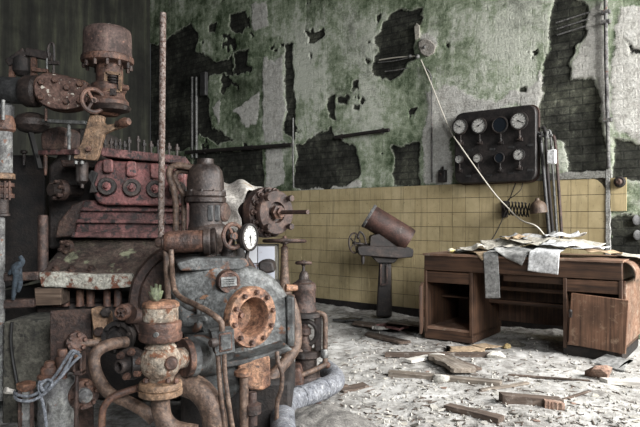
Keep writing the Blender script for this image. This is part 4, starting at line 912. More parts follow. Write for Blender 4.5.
# ---------------------------------------------------------------- horizontal cylinder under the strainer
H = thing('stub_cylinder', 'stubby horizontal rusty cylinder with dark end ring above the grey pump', 'cylinder', at(185, 262, 3.05)); ax = Vector((1, .12, .03)).normalized(); A = at(170, 242, 3.02)
build('barrel', MB().lathe(A, ax, [(px(9, 3), -.025), (px(10.8, 3), -.01), (px(11.2, 3), 0), (px(11.2, 3), px(33, 3)), ], 28), M['rust'], H)
build('end_nut', MB().lathe(A-ax*.02, -ax, [(px(7.5, 3), 0), (px(7.5, 3), .015), (px(5.5, 3), .02), (px(5, 3), .04), (px(3.5, 3), .05)], 16), M['rustred'], H)
build('end_ring', MB().lathe(A+ax*px(33, 3), ax, [(px(11.5, 3), 0), (px(13.8, 3), .004), (px(13.8, 3), .03), (px(12, 3), .038), (px(13, 3), .045), (px(13, 3), .06), (px(8, 3), .065)], 30), M['strain'], H)
build('elbow_foot', MB().vl(208, 3.12, [(9, 246), (9, 256), (15, 262), (16, 266)], 24), M['dark'], H)

# ---------------------------------------------------------------- flanged cylinder end with spindle, cloth
Cc = thing('flanged_cylinder', 'dark bolted cylinder end with long spindle pointing towards the tiled wall', 'cylinder', at(268, 262, 3.85)); Zc = 3.8; cax = nrm(44)
o = at(266, 212.5, Zc)
build('barrel', MB().lathe(o-cax*.42, cax, [(px(22, Zc), 0), (px(22, Zc), .43)], 36), M['dark'], Cc)
bf = build('rear_flange', MB().lathe(o, cax, [(px(25, Zc), -.035), (px(25.4, Zc), 0), (px(25, Zc), .03), (px(22, Zc), .034)], 40), M['rustred'], Cc)
for k in range(14):
    a, u, v = frame(cax); q = 2*math.pi*k/14
    build('nut', MB().lathe(o+u*(px(22, Zc)*math.cos(q))+v*(px(22, Zc)*math.sin(q))+cax*.028, cax, [(px(3, Zc), 0), (px(3, Zc), .025), (px(1.9, Zc), .027), (px(1.9, Zc), .045), (px(1.3, Zc), .05)], 8), M['rustred'], bf)
build('head', MB().lathe(o, cax, [(px(19, Zc), .03), (px(19, Zc), .06), (px(21.5, Zc), .065), (px(22, Zc), .095), (px(21, Zc), .105), (px(10.5, Zc), .105), (px(10, Zc), .075), (0.001, .075)], 36), M['rustred'], Cc)
for k in range(4):
    q = 2*math.pi*(k+.5)/4; c = o+u*(px(19.8, Zc)*math.cos(q))+v*(px(19.8, Zc)*math.sin(q))+cax*.10
    build('corner_bolt', MB().lathe(c, cax, [(px(2.2, Zc), -.02), (px(2.2, Zc), .02), (px(3.1, Zc), .02), (px(3.1, Zc), .045)], 8), M['rustred'], Cc)
gl = build('gland', MB().lathe(o+cax*.1, cax, [(px(7.5, Zc), 0), (px(7.5, Zc), .025), (px(5, Zc), .03), (px(5, Zc), .05)], 6), M['rust'], Cc)
build('spindle', MB().cyl(o+cax*.1, o+cax*.38, px(2.1, Zc), n=14), M['rustred'], gl)
# cloth wrapped over the barrel
vs = []; fs = []; nu, nv = 26, 34; a, u, v = frame(cax); oc = at(262, 213, Zc)
up_ = Vector((0, 0, 1)); side = cax.cross(up_).normalized()
rg = random.Random(5)
for i in range(nu+1):
    for j in range(nv+1):
        t = -.04-.47*i/nu; q = -2.7+4.3*j/nv
        r = px(22.5+8.5*math.sin(min(1, i/nu*2.2)*math.pi/2), Zc)+.012*math.sin(q*7+t*22)+.018*vnoise(np.array([q*2.5]), np.array([t*9+5]), 8)[0]+.01*i/nu
        pnt = oc+cax*t+up_*(r*math.cos(q))-side*(r*math.sin(q)); vs.append(pnt)
for i in range(nu):
    for j in range(nv): k = i*(nv+1)+j; fs.append((k, k+1, k+nv+2, k+nv+1))
mb = MB(); mb.add(vs, fs); cl = one('cloth_wrap', mb, M['cloth'], 'dirty white cloth wrapped around the barrel behind the bolted cylinder end', 'cloth')
s_ = cl.modifiers.new('thickness', 'SOLIDIFY'); s_.thickness = .006
# tiled block and the valve behind
tb = thing('tiled_block', 'low block faced with white and blue-grey rust-stained tiles behind the grey pump', 'block', base(245, 4.6))
def wtile():
    m, nt, b = newmat('white stained tile'); tc = N(nt, 'ShaderNodeTexCoord'); ge = N(nt, 'ShaderNodeNewGeometry')
    r0 = ramp(nt, ge, 'Random Per Island', [(0, '#7f8494'), (.5, '#a2a5ae'), (1, '#b9bbbf')]); n = N(nt, 'ShaderNodeTexNoise', Scale=11.0, Detail=5.0); L(nt, tc, 'Object', n, 'Vector')
    r = ramp(nt, n, 'Fac', [(.6, (0, 0, 0, 1)), (.66, (.9, .9, .9, 1))]); c = mix(nt, r, 'Color', r0, 'Color', hexc('#6e4a33'), None); L(nt, c, 2, b, 'Base Color'); b.inputs['Roughness'].default_value = .35; return m
mb = MB(); Zt = 4.5; zt = at(0, 246, Zt).z; xa, xb = at(214, 250, Zt).x, at(275, 250, Zt).x
mb.box(((xa+xb)/2, Zt+.26, zt/2), (xb-xa-.01, .48, zt-.01)); build('core', mb, M['conc'], tb)
mb = MB(); ts = (xb-xa)/3.5
for i in range(4):
    for j in range(6):
        x2 = xb-i*ts; x1 = max(xa, x2-ts); z2 = zt-j*ts; z1 = z2-ts
        if z1 < 0: continue
        mb.box(((x1+x2)/2, Zt+.01, (z1+z2)/2), (x2-x1-.006, .02, ts-.006))
build('tile_facing', mb, wtile(), tb)
V = thing('floor_valve', 'tall floor-standing valve with horizontal handwheel before the tiled wall', 'valve', base(286, 4.9)); Zv = 4.9
build('handwheel', MB().wheel(at(284.5, 241, Zv), (0, .06, 1), px(20.5, Zv), .014, 4, .2, .12), M['rustred'], V)
build('stem', MB().vl(284.5, Zv, [(2, 236), (2, 246), (3.6, 247), (3.6, 250)], 14), M['rust'], V)
build('column', MB().vl(284.5, Zv, [(3.6, 248), (3.8, 262), (4.4, 274), (6, 286), (8, 298), (9, 306), (9, 330)], 22), M['copper'], V)
build('base_flange', MB().cyl(base(284.5, Zv), base(284.5, Zv)+Vector((0, 0, .05)), .13, n=28), M['dark'], V)
mb = MB(); mb.prism_px([(258, 262), (266, 260), (273, 262), (275, 272), (266, 274), (258, 270)], 4.2, .2, rnd=3); 
q_ = one('casting', mb, M['dark'], 'dark lumpy casting sitting on top of the pump in front of the white tiles', 'casting', bevel=.02, seg=3)
one('bell_cap', MB().vl(239, 3.25, [(2, 246), (4.5, 248), (6, 253), (7.5, 258), (10, 260), (10, 263), (13, 266)], 22), M['dark2'], 'black bell-shaped cap on the pump between gauge and tiles', 'cap')

# ---------------------------------------------------------------- gauge and its little valve
PG = thing('pressure_gauge', 'white-faced pressure gauge above the grey pump beside a small handwheel', 'gauge', at(250, 262, 3.1))
gr = px(12.6, 3.08); gauge_local(PG, *at(242.5, 237.2, 3.12), gr, True, nrm(62), ang=170, depth=.05, nm='gauge_case')
build('gauge_stem', MB().tube([at(248, 250, 3.13), at(247, 256, 3.13), at(246, 266, 3.13)], .010, 10), M['dark'], PG)
NV = thing('needle_valve', 'small rusty handwheel valve next to the white-faced gauge', 'valve', at(234, 262, 3.1))
build('handwheel', MB().wheel(at(233, 236, 3.05), nrm(45), px(12, 3.05), .011, 3, .3), M['rust'], NV)
build('stem', MB().cyl(at(233, 236, 3.03), at(226, 237, 3.18), .013), M['dark'], NV)
build('body', MB().vl(229, 3.15, [(4, 228), (6, 232), (6, 246), (8, 252), (9, 264)], 18), M['dark'], NV)

# ---------------------------------------------------------------- grey pump casing
PU = thing('pump', 'big grey flaking pump casing with orange-rusted round port facing the room', 'pump', base(240, 3.15)); Zp = 2.98
mb = MB(); mb.prism_px([(172, 278), (180, 268), (200, 263), (240, 265), (262, 270), (278, 280), (289, 296), (293, 316), (292, 345), (270, 354), (238, 362), (206, 369), (192, 356), (182, 330), (172, 305)], Zp+.07, .45, 16, 235, rnd=10)
build('casing', mb, M['grey'], PU, bevel=.045, seg=5)
mb = MB(); mb.prism_px([(176, 263), (196, 258), (246, 258), (250, 266), (240, 270), (180, 271)], Zp-.005, .45, 16, 235, rnd=3); build('top_flange', mb, M['greyd'], PU, bevel=.012, seg=3)
mb = MB(); mb.prism_px([(160, 284), (186, 266), (214, 264), (228, 276), (224, 300), (205, 314), (178, 312)], Zp-.03, .4, -12, 200, rnd=12); build('volute_shoulder', mb, M['grey'], PU, bevel=.05, seg=5)
mb = MB(); mb.prism_px([(194, 296), (216, 295), (222, 304), (222, 334), (196, 332)], Zp-.07, .3, -12, 206, rnd=6); build('side_boss', mb, M['grey'], PU, bevel=.02, seg=4)
mb = MB(); mb.prism_px([(199, 299), (203, 295), (212, 296), (213, 300)], Zp-.075, .03, -12, 206, rnd=1); build('boss_cap', mb, M['orange'], PU, bevel=.004)
pax = nrm(46, 0)
o = at(252, 317, 2.90)
build('port_neck', MB().lathe(o, pax, [(px(37, 2.9), -.16), (px(32, 2.9), -.06), (px(29, 2.9), -.02)], 40, caps=False), M['grey'], PU)
r = px(30.5, 2.9)
pr = build('port_ring', MB().lathe(o, pax, [(r, -.03), (r*1.01, 0), (r*.97, .012), (r*.66, .012), (r*.63, .006), (r*.60, -.02), (r*.52, -.10), (r*.30, -.13), (.001, -.13)], 48, caps=False), M['orange'], PU, label='orange rusted port ring')
a, u, v = frame(pax)
for k in range(10):
    q = 2*math.pi*(k+.3)/10; c = o+u*(r*.82*math.cos(q))+v*(r*.82*math.sin(q))+pax*.012
    build('bolt', MB().lathe(c, pax, [(r*.085, -.002), (r*.085, .012), (r*.06, .018)], 6), M['rust'], pr)
build('shaft_end', MB().lathe(o-pax*.13, pax, [(r*.22, 0), (r*.2, .03), (r*.1, .035), (r*.09, .06)], 14), M['rust'], pr)
npx = at(229, 282, 2.885); nax = nrm(18)
pl_ = build('plate_ring', MB().lathe(npx, nax, [(px(11.2, 2.88), -.09), (px(11.4, 2.88), 0), (px(10.6, 2.88), .008), (px(9.2, 2.88), .008), (px(9, 2.88), .002), (.001, .002)], 32), M['rust'], PU)
mb = MB(); mb.prism_px([(221, 277.5), (236.5, 276.5), (237, 285.5), (221.5, 287)], 2.868, .006, 18, 229, rnd=.6); npl = build('name_plate', mb, M['steel'], pl_, label='small steel name plate')
mb = MB()
for y in (279.6, 281.8, 284): mb.bar(at(223.5, y, 2.862), at(234.5, y-.6, 2.866), .004, .0025)
build('engraved_lines', mb, M['slate'], npl)
# left inlet flange towards the valve
flange('inlet_flange', 187, 357, 2.72, -52, 20.5, .03, M['greyd'], PU, 0, 6, 3.4, .026, boltmat=M['orange'], bolts_parts=True, ph=.5)
build('inlet_neck', MB().cyl(at(187, 357, 2.72), at(212, 352, 2.98), px(17, 2.8), px(24, 2.9), 28), M['greyd'], PU)
mb = MB(); mb.prism_px([(194, 362), (240, 356), (244, 384), (232, 402), (204, 402), (192, 388)], 2.95, .35, 10, 220, rnd=9); build('sump', mb, M['greyd'], PU, bevel=.04, seg=4)
mb = MB(); mb.prism_px([(238, 362), (270, 355), (271, 386), (262, 391), (249, 390), (240, 380)], 2.92, .22, 14, 250, rnd=3); build('drain_block', mb, M['orange'], PU, bevel=.012)
mb = MB(); mb.prism_px([(286, 296), (294, 297), (294, 346), (287, 348)], 3.1, .12); build('rear_flange', mb, M['greyd'], PU, bevel=.008)
mb = MB(); mb.prism_px([(196, 366), (252, 358), (288, 346), (293, 350), (270, 359), (240, 366), (200, 373)], 2.90, .3, 16, 235); build('seam_flange', mb, M['greyd'], PU, bevel=.008)
mb = MB(); mb.box((at(240, 400, 3.2).x, 3.28, .13), (.55, .5, .26)); build('foot', mb, M['dark2'], PU, bevel=.02)
mb = MB(); mb.tube([at(182, 330, 2.9), at(192, 330, 2.85), at(198, 326, 2.8), at(199, 318, 2.8)], px(4, 2.85), 12); build('drain_cock', mb, M['greyd'], PU)
mb = MB(); mb.prism_px([(186, 318), (205, 316), (208, 321), (190, 324)], 2.78, .08, rnd=2); build('lever', mb, M['greyd'], PU, bevel=.008)
# junction box with its two tubes
JB = thing('terminal_box', 'dented grey terminal box on the pump front with two tubes running down', 'box', at(222, 352, 2.70))
mb = MB(); mb.prism_px([(211, 332), (234, 329), (235, 352), (216, 356)], 2.66, .09, 18, 222, rnd=.8); bxx = build('case', mb, M['greyd'], JB, bevel=.005)
mb = MB(); fr = [(219, 334), (232, 332), (232.5, 350), (219.5, 352.5)]
mb.prism_px(fr, 2.652, .012, 18, 222, rnd=1.5); build('lid', mb, M['rust'], JB, bevel=.003)
mb = MB(); mb.prism_px([(220.5, 335.6), (230.8, 334), (231.2, 348.6), (221, 350.8)], 2.646, .01, 18, 222, rnd=1); build('lid_centre', mb, M['greyd'], JB, bevel=.002)
build('side_knob', MB().lathe(at(212.5, 343, 2.62), nrm(-40), [(px(4.5, 2.6), -.02), (px(5, 2.6), .0), (px(3.5, 2.6), .012)], 14), M['dark'], JB)
build('conduit', MB().tube([at(218, 354, 2.68), at(219, 372, 2.68), at(221, 395, 2.67), at(225, 430, 2.67)], px(2.6, 2.68), 12), M['copper'], JB)
build('conduit', MB().tube([at(224, 353, 2.68), at(225, 374, 2.68), at(228, 398, 2.67), at(233, 430, 2.67)], px(2.4, 2.68), 12), M['copper'], JB)
# tubes on the pump
one('tube', MB().tube([at(171, 250, 2.98), at(172, 268, 2.95), at(173.5, 286, 2.85), at(180, 297, 2.80), at(196, 305, 2.72), at(212, 314, 2.66), at(221, 322, 2.64), at(222, 331, 2.64)], px(2.9, 2.8), 12), M['copper'], 'rusty tube snaking across the pump from the stub cylinder to the terminal box', 'tube')
one('tube', MB().tube([at(166, 250, 3.02), at(167, 275, 2.98), at(168, 300, 2.9)], px(3.2, 2.95), 12), M['copper'], 'short upright tube under the stub cylinder behind the snaking one', 'tube')
dp = thing('drain_pipe', 'upright rusted drain pipe below the orange block of the pump', 'pipe', base(244, 2.8))
build('pipe', MB().tube([at(244, 374, 2.78), at(244, 400, 2.78), at(244, 440, 2.78)], px(4.5, 2.78), 14, smooth=False), M['copper'], dp); build('collar', MB().vl(243, 2.78, [(5, 369), (9, 371), (9, 375), (5, 377)], 18), M['orange'], dp)
build('side_nut', MB().vl(252.5, 2.8, [(4, 392), (4.5, 394), (4.5, 402), (9, 404), (9, 413), (5, 415), (5, 425)], 10), M['rustred'], dp)
one('tube', MB().tube([at(277, 352, 2.86), at(278, 362, 2.84), at(282, 374, 2.84), at(281, 390, 2.84), at(277, 404, 2.84), at(277, 432, 2.84)], px(2.3, 2.84), 12), M['copper'], 'thin bent tube descending in front of the grey lagged pipe', 'tube')
one('bent_pipe', MB().tube([at(290, 300, 3.3), at(295, 318, 3.28), at(296, 342, 3.25), at(290, 356, 3.2), at(280, 368, 3.15), at(270, 382, 3.1), at(266, 410, 3.1), at(266, 440, 3.1)], px(6, 3.2), 16), M['copper'], 'thick curved pipe hugging the end of the grey pump casing', 'pipe')

# ---------------------------------------------------------------- foreground globe valve
GV = thing('globe_valve', 'foreground globe valve with scaly round body and pale rusted cap', 'valve', base(160, 2.6)); Zf = 2.52
build('cap', MB().vl(160.5, Zf, [(13, 301), (16.5, 302), (18, 304.5), (17.5, 308), (17.5, 325)], 32), M['pale'], GV)
build('cap_top', MB().vl(160.5, Zf, [(6, 300.2), (15.5, 301), (18.3, 303.2), (18.6, 306), (17.6, 307)], 32), M['orange'], GV)
build('upper_flange', MB().vl(160.5, Zf, [(17.5, 320), (20.5, 321.5), (21, 323), (20.6, 327), (20.2, 332), (21.4, 333), (21.4, 338), (20, 340)], 36), M['rust'], GV)
build('plug_screw', MB().lathe(at(156, 334.8, Zf-px(21.2, Zf)), nrm(-8), [(px(2.6, Zf), -.004), (px(2.4, Zf), .006), (px(1.2, Zf), .008)], 12), M['steel'], GV, label='bright plug screw')
build('neck', MB().vl(160.5, Zf, [(15, 339), (13, 343), (16, 347)], 28), M['pale'], GV)
build('globe_body', MB().ball(at(160.5, 361.5, Zf), px(20.5, Zf), 32, (1, 1, .97)), M['pale'], GV)
build('side_boss', MB().lathe(at(171, 364, Zf-.075), nrm(14), [(px(6.5, Zf), -.03), (px(6.2, Zf), .004), (px(4.5, Zf), .010)], 18), M['rust'], GV)
build('lower_neck', MB().vl(160.5, Zf, [(14, 376), (12.5, 380), (14, 383)], 28), M['pale'], GV)
lf = build('lower_flange', MB().vl(160.5, Zf, [(13, 380), (20.5, 381.5), (21.4, 383), (21.4, 387), (20, 388.5), (21.8, 389.5), (21.5, 394), (19, 395.5)], 36), M['tan'], GV)
for x in (146, 155, 168, 176): build('bolt', MB().vl(x, Zf-.04, [(2.6, 378.5), (2.8, 379), (2.8, 382.5)], 6), M['rust'], lf)
build('outlet_elbow', MB().tube([at(161, 393, Zf), at(160.5, 406, Zf), at(164, 420, Zf), at(175, 430, Zf), at(196, 434, Zf)], px(9.4, Zf), 20), M['copper'], GV)
build('inlet_stub', MB().cyl(at(165, 360, Zf), at(186, 357.5, 2.71), px(11, Zf), n=22), M['pale'], GV)
flange('back_flange', 183, 358, 2.69, -52, 19, .026, M['rust'], GV, 0, 0)
# side flange with hollow stub facing the camera
sf = flange('side_flange', 130, 364, 2.50, -14, 16, .028, M['dark'], GV, 0, 6, 3.2, .026, boltmat=M['rust'], bolts_parts=True)
build('side_neck', MB().cyl(at(131, 364, 2.50), at(158, 362, 2.55), px(10, 2.5), n=22), M['dark'], GV)
build('hollow_stub', MB().lathe(at(124.5, 365.5, 2.49), nrm(-30), [(px(6.5, 2.5), -.03), (px(6.5, 2.5), .03), (px(5, 2.5), .032), (px(4.6, 2.5), .0), (.001, -.01)], 20), M['dark'], sf)
one('pipe_elbow', MB().tube([at(178, 382, 2.75), at(196, 388, 2.72), at(208, 400, 2.70), at(214, 416, 2.70), at(216, 440, 2.70)], px(12.5, 2.72), 20), M['copper'], 'fat brown elbow pipe bending down beneath the globe valve', 'pipe')
one('weed_sprig', (lambda mb: [mb.prism([at(156+dx-wd, y0, 2.5), at(156+dx+wd, y0-1, 2.48), at(156+dx*2.0+wd*.6, y1, 2.47), at(156+dx*2.0-wd*.6, y1-.5, 2.5)], [at(156+dx-wd, y0, 2.503), at(156+dx+wd, y0-1, 2.483), at(156+dx*2+wd*.6, y1, 2.473), at(156+dx*2-wd*.6, y1-.5, 2.503)]) for dx, y0, y1, wd in ((-2.4, 301, 286, 1.9), (0, 301, 284, 2.2), (2.2, 301, 285, 2.0), (-1, 300, 288, 2.4), (3.3, 300, 291, 1.8), (-3.4, 300, 292, 1.8), (.5, 302, 291, 2.4))] and mb)(MB()), M['leaf'], 'small pale green weed sprouting on top of the globe valve', 'weed')

# ---------------------------------------------------------------- pipework low on the engine front
bp1 = one('bent_pipe', MB().tube([at(126, 342, 2.85), at(112, 344, 2.78), at(100, 349, 2.72), at(94, 358, 2.7), at(96, 372, 2.68), at(103, 386, 2.66), at(112, 395, 2.64), at(128, 402, 2.62), at(144, 411, 2.6), at(154, 420, 2.6)], px(6, 2.7), 16), M['copper'], 'thick brown pipe looping down from the dark flange to the valve outlet', 'pipe')
one('bent_pipe', MB().tube([at(141, 387, 2.6), at(128, 391, 2.58), at(113, 397, 2.56), at(104, 407, 2.55), at(102, 420, 2.55), at(102, 440, 2.55)], px(3.6, 2.56), 14), M['rust'], 'thinner rusty pipe arching from the valve flange to the ground', 'pipe')
DF = thing('pipe_flange', 'dark open flange the thick looping pipe runs into', 'flange', at(118, 345, 2.9))
flange('ring', 117, 338, 2.92, -6, 17, .03, M['dark2'], DF, .72, 6, 2, .015)
build('inner_boss', MB().lathe(at(118, 338, 2.98), nrm(-6), [(px(9, 2.9), 0), (px(9, 2.9), .04), (px(7, 2.9), .05)], 20), M['dark2'], DF)
CP = thing('plug_fitting', 'rusty plug fitting with cross-cut end above the dark open flange', 'fitting', at(121, 322, 2.9))
build('plug', MB().lathe(at(121, 313, 2.88), nrm(-8), [(px(8, 2.88), -.08), (px(8.2, 2.88), -.01), (px(7, 2.88), .0), (px(5, 2.88), .0), (px(4.8, 2.88), -.012), (.001, -.012)], 26), M['rust'], CP)
mb = MB(); c = at(121, 313, 2.875); 
for d in ((.7, 0, .7), (-.7, 0, .7)): mb.bar(c-Vector(d)*.022, c+Vector(d)*.022, .01, .012, up=(0, -1, 0))
build('cross_slot', mb, M['rustred'], CP)
build('neck', MB().cyl(at(131, 315, 2.9), at(142, 318, 2.95), px(9, 2.9), px(7, 2.9), 20), M['rustred'], CP)
TG = thing('tapered_bracket', 'tapered rust bracket with two big bolts beside the plug fitting', 'bracket', at(100, 340, 2.95))
mb = MB(); mb.prism_px([(90, 308), (98, 310), (106, 314), (107, 330), (103, 342), (92, 342), (93, 330)], 2.95, .1, rnd=3); build('plate', mb, M['tan'], TG, bevel=.008)
for x, y, m in ((100, 331.5, 'rustred'), (106.5, 312, 'dark2')): build('big_bolt', MB().lathe(at(x, y, 2.95), nrm(-5), [(px(5, 2.95), 0), (px(5, 2.95), .02), (px(3.6, 2.95), .03)], 6), M[m], TG)
mb = MB(); mb.prism_px([(50, 311), (91, 309), (93, 431), (50, 431)], 3.05, .02, 4, 70)
one('cover_sheet', mb, M['rustred'], 'flat dark red rusted sheet standing behind the tied rope', 'sheet', bevel=.003)
# bolted joint in front of the sheet
BJ = thing('pipe_joint', 'small bolted pipe joint sticking out of the dark red sheet', 'joint', at(78, 350, 2.8))
flange('joint_flange', 77, 342, 2.78, 28, 10, .03, M['rust'], BJ, 0, 6, 2.2, .022)
build('joint_pipe', MB().cyl(at(79, 343, 2.8), at(99, 343, 2.83), px(4, 2.8), n=16), M['copper'], BJ); build('joint_neck', MB().cyl(at(77, 342, 2.78), at(70, 343, 3.06), px(6.5, 2.8), n=16), M['rust'], BJ)
# bottom corner pump
BP = thing('feed_pump', 'grey and rusty upright feed pump cylinder under the tied rope', 'pump', base(58, 2.75)); Zb = 2.72
build('cylinder', MB().vl(58, Zb, [(14, 375), (17, 377), (19, 381), (19, 456)], 30), M['greypipe'], BP)
build('top_nut', MB().vl(50, Zb-.03, [(4.5, 361), (5, 362), (6, 363), (6.5, 368)], 8), M['rust'], BP); build('gland_cap', MB().vl(50, Zb-.03, [(7.5, 366), (9, 368), (9, 373), (12, 375), (12, 378)], 26), M['rust'], BP)
build('side_nut', MB().vl(62, Zb-.04, [(4.2, 349), (5, 350.5), (5, 356), (6.5, 357), (6.5, 362), (5, 366), (5, 378)], 10), M['rust'], BP)
flange('side_cover', 84, 395, 2.70, 35, 15, .03, M['rust'], BP, 0, 6, 2.3, .02)
build('cover_hub', MB().lathe(at(84, 395, 2.70), nrm(35), [(px(7.5, 2.7), 0), (px(7, 2.7), .025), (px(4.5, 2.7), .03)], 18), M['greypipe'], BP)
flange('lower_ring', 40, 405, 2.68, -40, 17, .03, M['dark'], BP, .7, 0)
CR = thing('clevis_rod', 'thin rod with forked clevis head the rope is tied to', 'rod', base(76, 2.6)); Zr = 2.58
mb = MB(); mb.prism_px([(72.5, 353), (75, 353), (75, 374), (72.5, 374)], Zr, .045); mb.prism_px([(79.5, 353), (82, 353), (82, 374), (79.5, 374)], Zr, .045); mb.prism_px([(72.5, 371), (82, 371), (82, 375.5), (72.5, 375.5)], Zr, .045); build('clevis', mb, M['rustred'], CR, bevel=.003)
build('pin', MB().ball(at(76.5, 355.5, Zr+.02), px(5, Zr), 14), M['orange'], CR); build('rod', MB().cyl(at(77, 374, Zr+.02), at(75.2, 465, Zr+.02), px(2, Zr), n=12), M['rustred'], CR)
PO = thing('capped_post', 'short iron post with rusty cap and rope looped round it', 'post', base(26, 2.6)); Zq = 2.58
build('post', MB().vl(25.5, Zq, [(5.5, 388), (6, 390), (6, 470)], 14), M['greypipe'], PO); build('cap', MB().vl(26, Zq, [(5, 381.5), (9, 383), (9.2, 387), (7.5, 390)], 22), M['orange'], PO)
for x in (20, 32): build('side_strap', MB().bar(at(x, 390, Zq-.03), at(x, 470, Zq-.03), .014, .01), M['rustred'], PO)
# rope: several strands
rp_ = thing('tied_rope', 'blue-grey rope tied in a slack knot between the clevis rod and capped post', 'rope', at(45, 395, 2.56))
strands = [[(79, 353, 2.53), (72, 351, 2.51), (66, 359, 2.52), (58, 372, 2.53), (50, 382, 2.53), (42, 390, 2.53), (30, 396, 2.51), (18, 395, 2.52), (14, 392, 2.56)],
           [(80, 355, 2.54), (74, 353, 2.52), (69, 362, 2.52), (62, 374, 2.52), (52, 387, 2.52), (41, 396, 2.51), (30, 401, 2.5), (18, 400, 2.51), (15, 395, 2.55), (20, 392, 2.62)],
           [(81, 356, 2.55), (76, 360, 2.53), (70, 366, 2.53), (60, 378, 2.51), (46, 390, 2.51), (38, 386, 2.53), (44, 381, 2.54), (52, 381, 2.53)],
           [(40, 381, 2.53), (39, 388, 2.52), (42, 400, 2.52), (45, 414, 2.52), (47, 436, 2.53)], [(44, 392, 2.51), (50, 388, 2.50), (52, 382, 2.51), (47, 380, 2.52), (41, 385, 2.51), (43, 391, 2.50)]]
for st in strands: build('strand', MB().tube([at(*p) for p in st], px(1.55, 2.52), 9), M['rope'], rp_)
mb = MB(); mb.tube([at(14, 392, 2.56), at(9, 391, 2.56), at(5, 390, 2.55)], [px(2.4, 2.5), px(3, 2.5), px(3.6, 2.5)], 9); build('frayed_end', mb, M['cloth'], rp_)
# concrete plinth with cable, wheel sheet, rag
cb_ = MB(); cb_.prism_px([(3, 322), (20, 319), (50, 320), (51, 360), (44, 384), (38, 425), (2, 430)], 3.25, .35, rnd=3)
one('concrete_plinth', cb_, M['conc'], 'broken mossy concrete plinth behind the capped post', 'plinth', bevel=.02, seg=3)
one('cable', MB().tube([at(12, 322, 3.22), at(11, 340, 3.22), at(13, 360, 3.22), at(17, 382, 3.2), at(19, 396, 3.2), at(20, 412, 3.2), at(20, 424, 3.2)], px(1.7, 3.2), 8), M['black'], 'black cable running down the face of the concrete plinth', 'cable')
mb = MB(); ptsr = [at(20, 256, 3.27), at(22, 262, 3.27), at(16, 268, 3.27), at(17, 276, 3.27), at(15, 286, 3.27), at(13, 300, 3.27)]
mb.tube(ptsr, [.010, .016, .026, .020, .015, .009], 12); mb.tube([at(22, 262, 3.27), at(13, 270, 3.27), at(9, 274, 3.27)], [.008, .014, .009], 10); mb.tube([at(20, 268, 3.27), at(20, 284, 3.27), at(18, 292, 3.27)], [.010, .014, .008], 10)
one('blue_rag', mb, M['blue'], 'knotted blue rag hanging beside the white peeling engine edge', 'rag')
mb = MB(); mb.bar(at(4, 277, 3.3), at(40, 275, 3.34), .05, .05); mb.bar(at(3, 305, 3.3), at(36, 302, 3.3), .06, .06)
for y, x0_, x1_, lb in ((277, 3, 40, 'upper'), (304, 3, 36, 'lower')):
    one('cross_beam', MB().bar(at(x0_, y, 3.32), at(x1_, y-1.5, 3.34), .06, .045), M['rustred'], f'{lb} rusty beam between the standpipe and the engine edge', 'beam', bevel=.006)

# ---------------------------------------------------------------- lubricator on the far side
LU = thing('lubricator', 'small upright rusty pump with round handwheel standing beside the lagged pipe', 'pump', base(304, 3.75)); Zl = 3.72
build('handwheel', MB().wheel(at(303.5, 263, Zl), (0, .1, 1), px(7, Zl), .010, 4, .3), M['rustred'], LU)
build('stem', MB().vl(303.5, Zl, [(1.6, 261), (1.6, 272)], 10), M['dark'], LU)
build('bonnet', MB().vl(304, Zl, [(2.5, 271), (4, 273), (5, 276), (5, 279), (8, 281), (9, 284)], 20), M['strain'], LU)
build('barrel', MB().vl(304, Zl, [(9, 282), (11.5, 283.5), (12, 287), (12.2, 290), (11.6, 291), (11.6, 306), (12.3, 307), (12.3, 311), (11, 312)], 28), M['rustred'], LU)
build('side_nozzle', MB().lathe(at(297, 288, Zl-.05), (-1, -.35, .05), [(px(3.4, Zl), 0), (px(3.4, Zl), .045), (px(4, Zl), .05), (px(4, Zl), .07), (px(2.2, Zl), .075)], 12), M['orange'], LU)
build('top_plate', MB().vl(305, Zl, [(15, 311), (17, 312), (17, 316), (14, 317)], 28), M['dark'], LU)
mb = MB()
c = at(305, 332, Zl)
for s in (-1, 1): mb.bar(at(305+s*13, 316, Zl), at(305+s*13, 352, Zl), .045, .05, up=(0, 1, 0))
build('yoke', mb, M['dark'], LU, bevel=.01)
build('yoke_arch', MB().torus(at(305, 333, Zl-.02), (0, -1, 0), px(12, Zl), .014, 28, 8), M['dark2'], LU)
build('plunger', MB().vl(305, Zl, [(3, 316), (3, 326), (6, 328), (6, 334), (4, 336), (5, 340), (7, 342), (7, 352)], 16), M['rustred'], LU)
build('lower_collar', MB().vl(306, Zl, [(13, 350), (15, 352), (15, 356), (11, 358), (11, 368), (14, 371), (14, 375)], 26), M['strain'], LU)
build('base', MB().vl(306, Zl, [(13, 374), (16, 379), (18, 392)], 26), M['rustred'], LU)
build('riser_tube', MB().tube([at(317, 313, Zl-.03), at(322, 314, Zl-.04), at(325, 319, Zl-.04), at(325, 345, Zl-.05), at(325, 366, Zl-.06)], px(2.6, Zl), 12), M['copper'], LU)
build('union', MB().vl(324.5, Zl-.05, [(3.4, 349), (4, 350), (4, 357), (3.4, 358)], 10), M['steel'], LU)
build('cross_tube', MB().tube([at(327, 364, Zl-.06), at(312, 371, Zl-.12), at(295, 378, Zl-.18), at(286, 382, Zl-.2)], px(2.6, Zl), 12, smooth=False), M['copper'], LU)
build('cross_tube', MB().tube([at(283, 356, Zl-.14), at(292, 355, Zl-.08), at(303, 350, Zl-.02)], px(2.4, Zl), 10), M['copper'], LU)
build('tube_elbow', MB().ball(at(327, 365, Zl-.06), px(3.6, Zl), 12), M['rust'], LU)
mb = MB(); mb.prism_px([(278, 372), (300, 368), (304, 386), (296, 398), (278, 400)], 3.5, .2, rnd=4); build('rusty_casting', mb, M['rust'], LU, bevel=.02, seg=3)
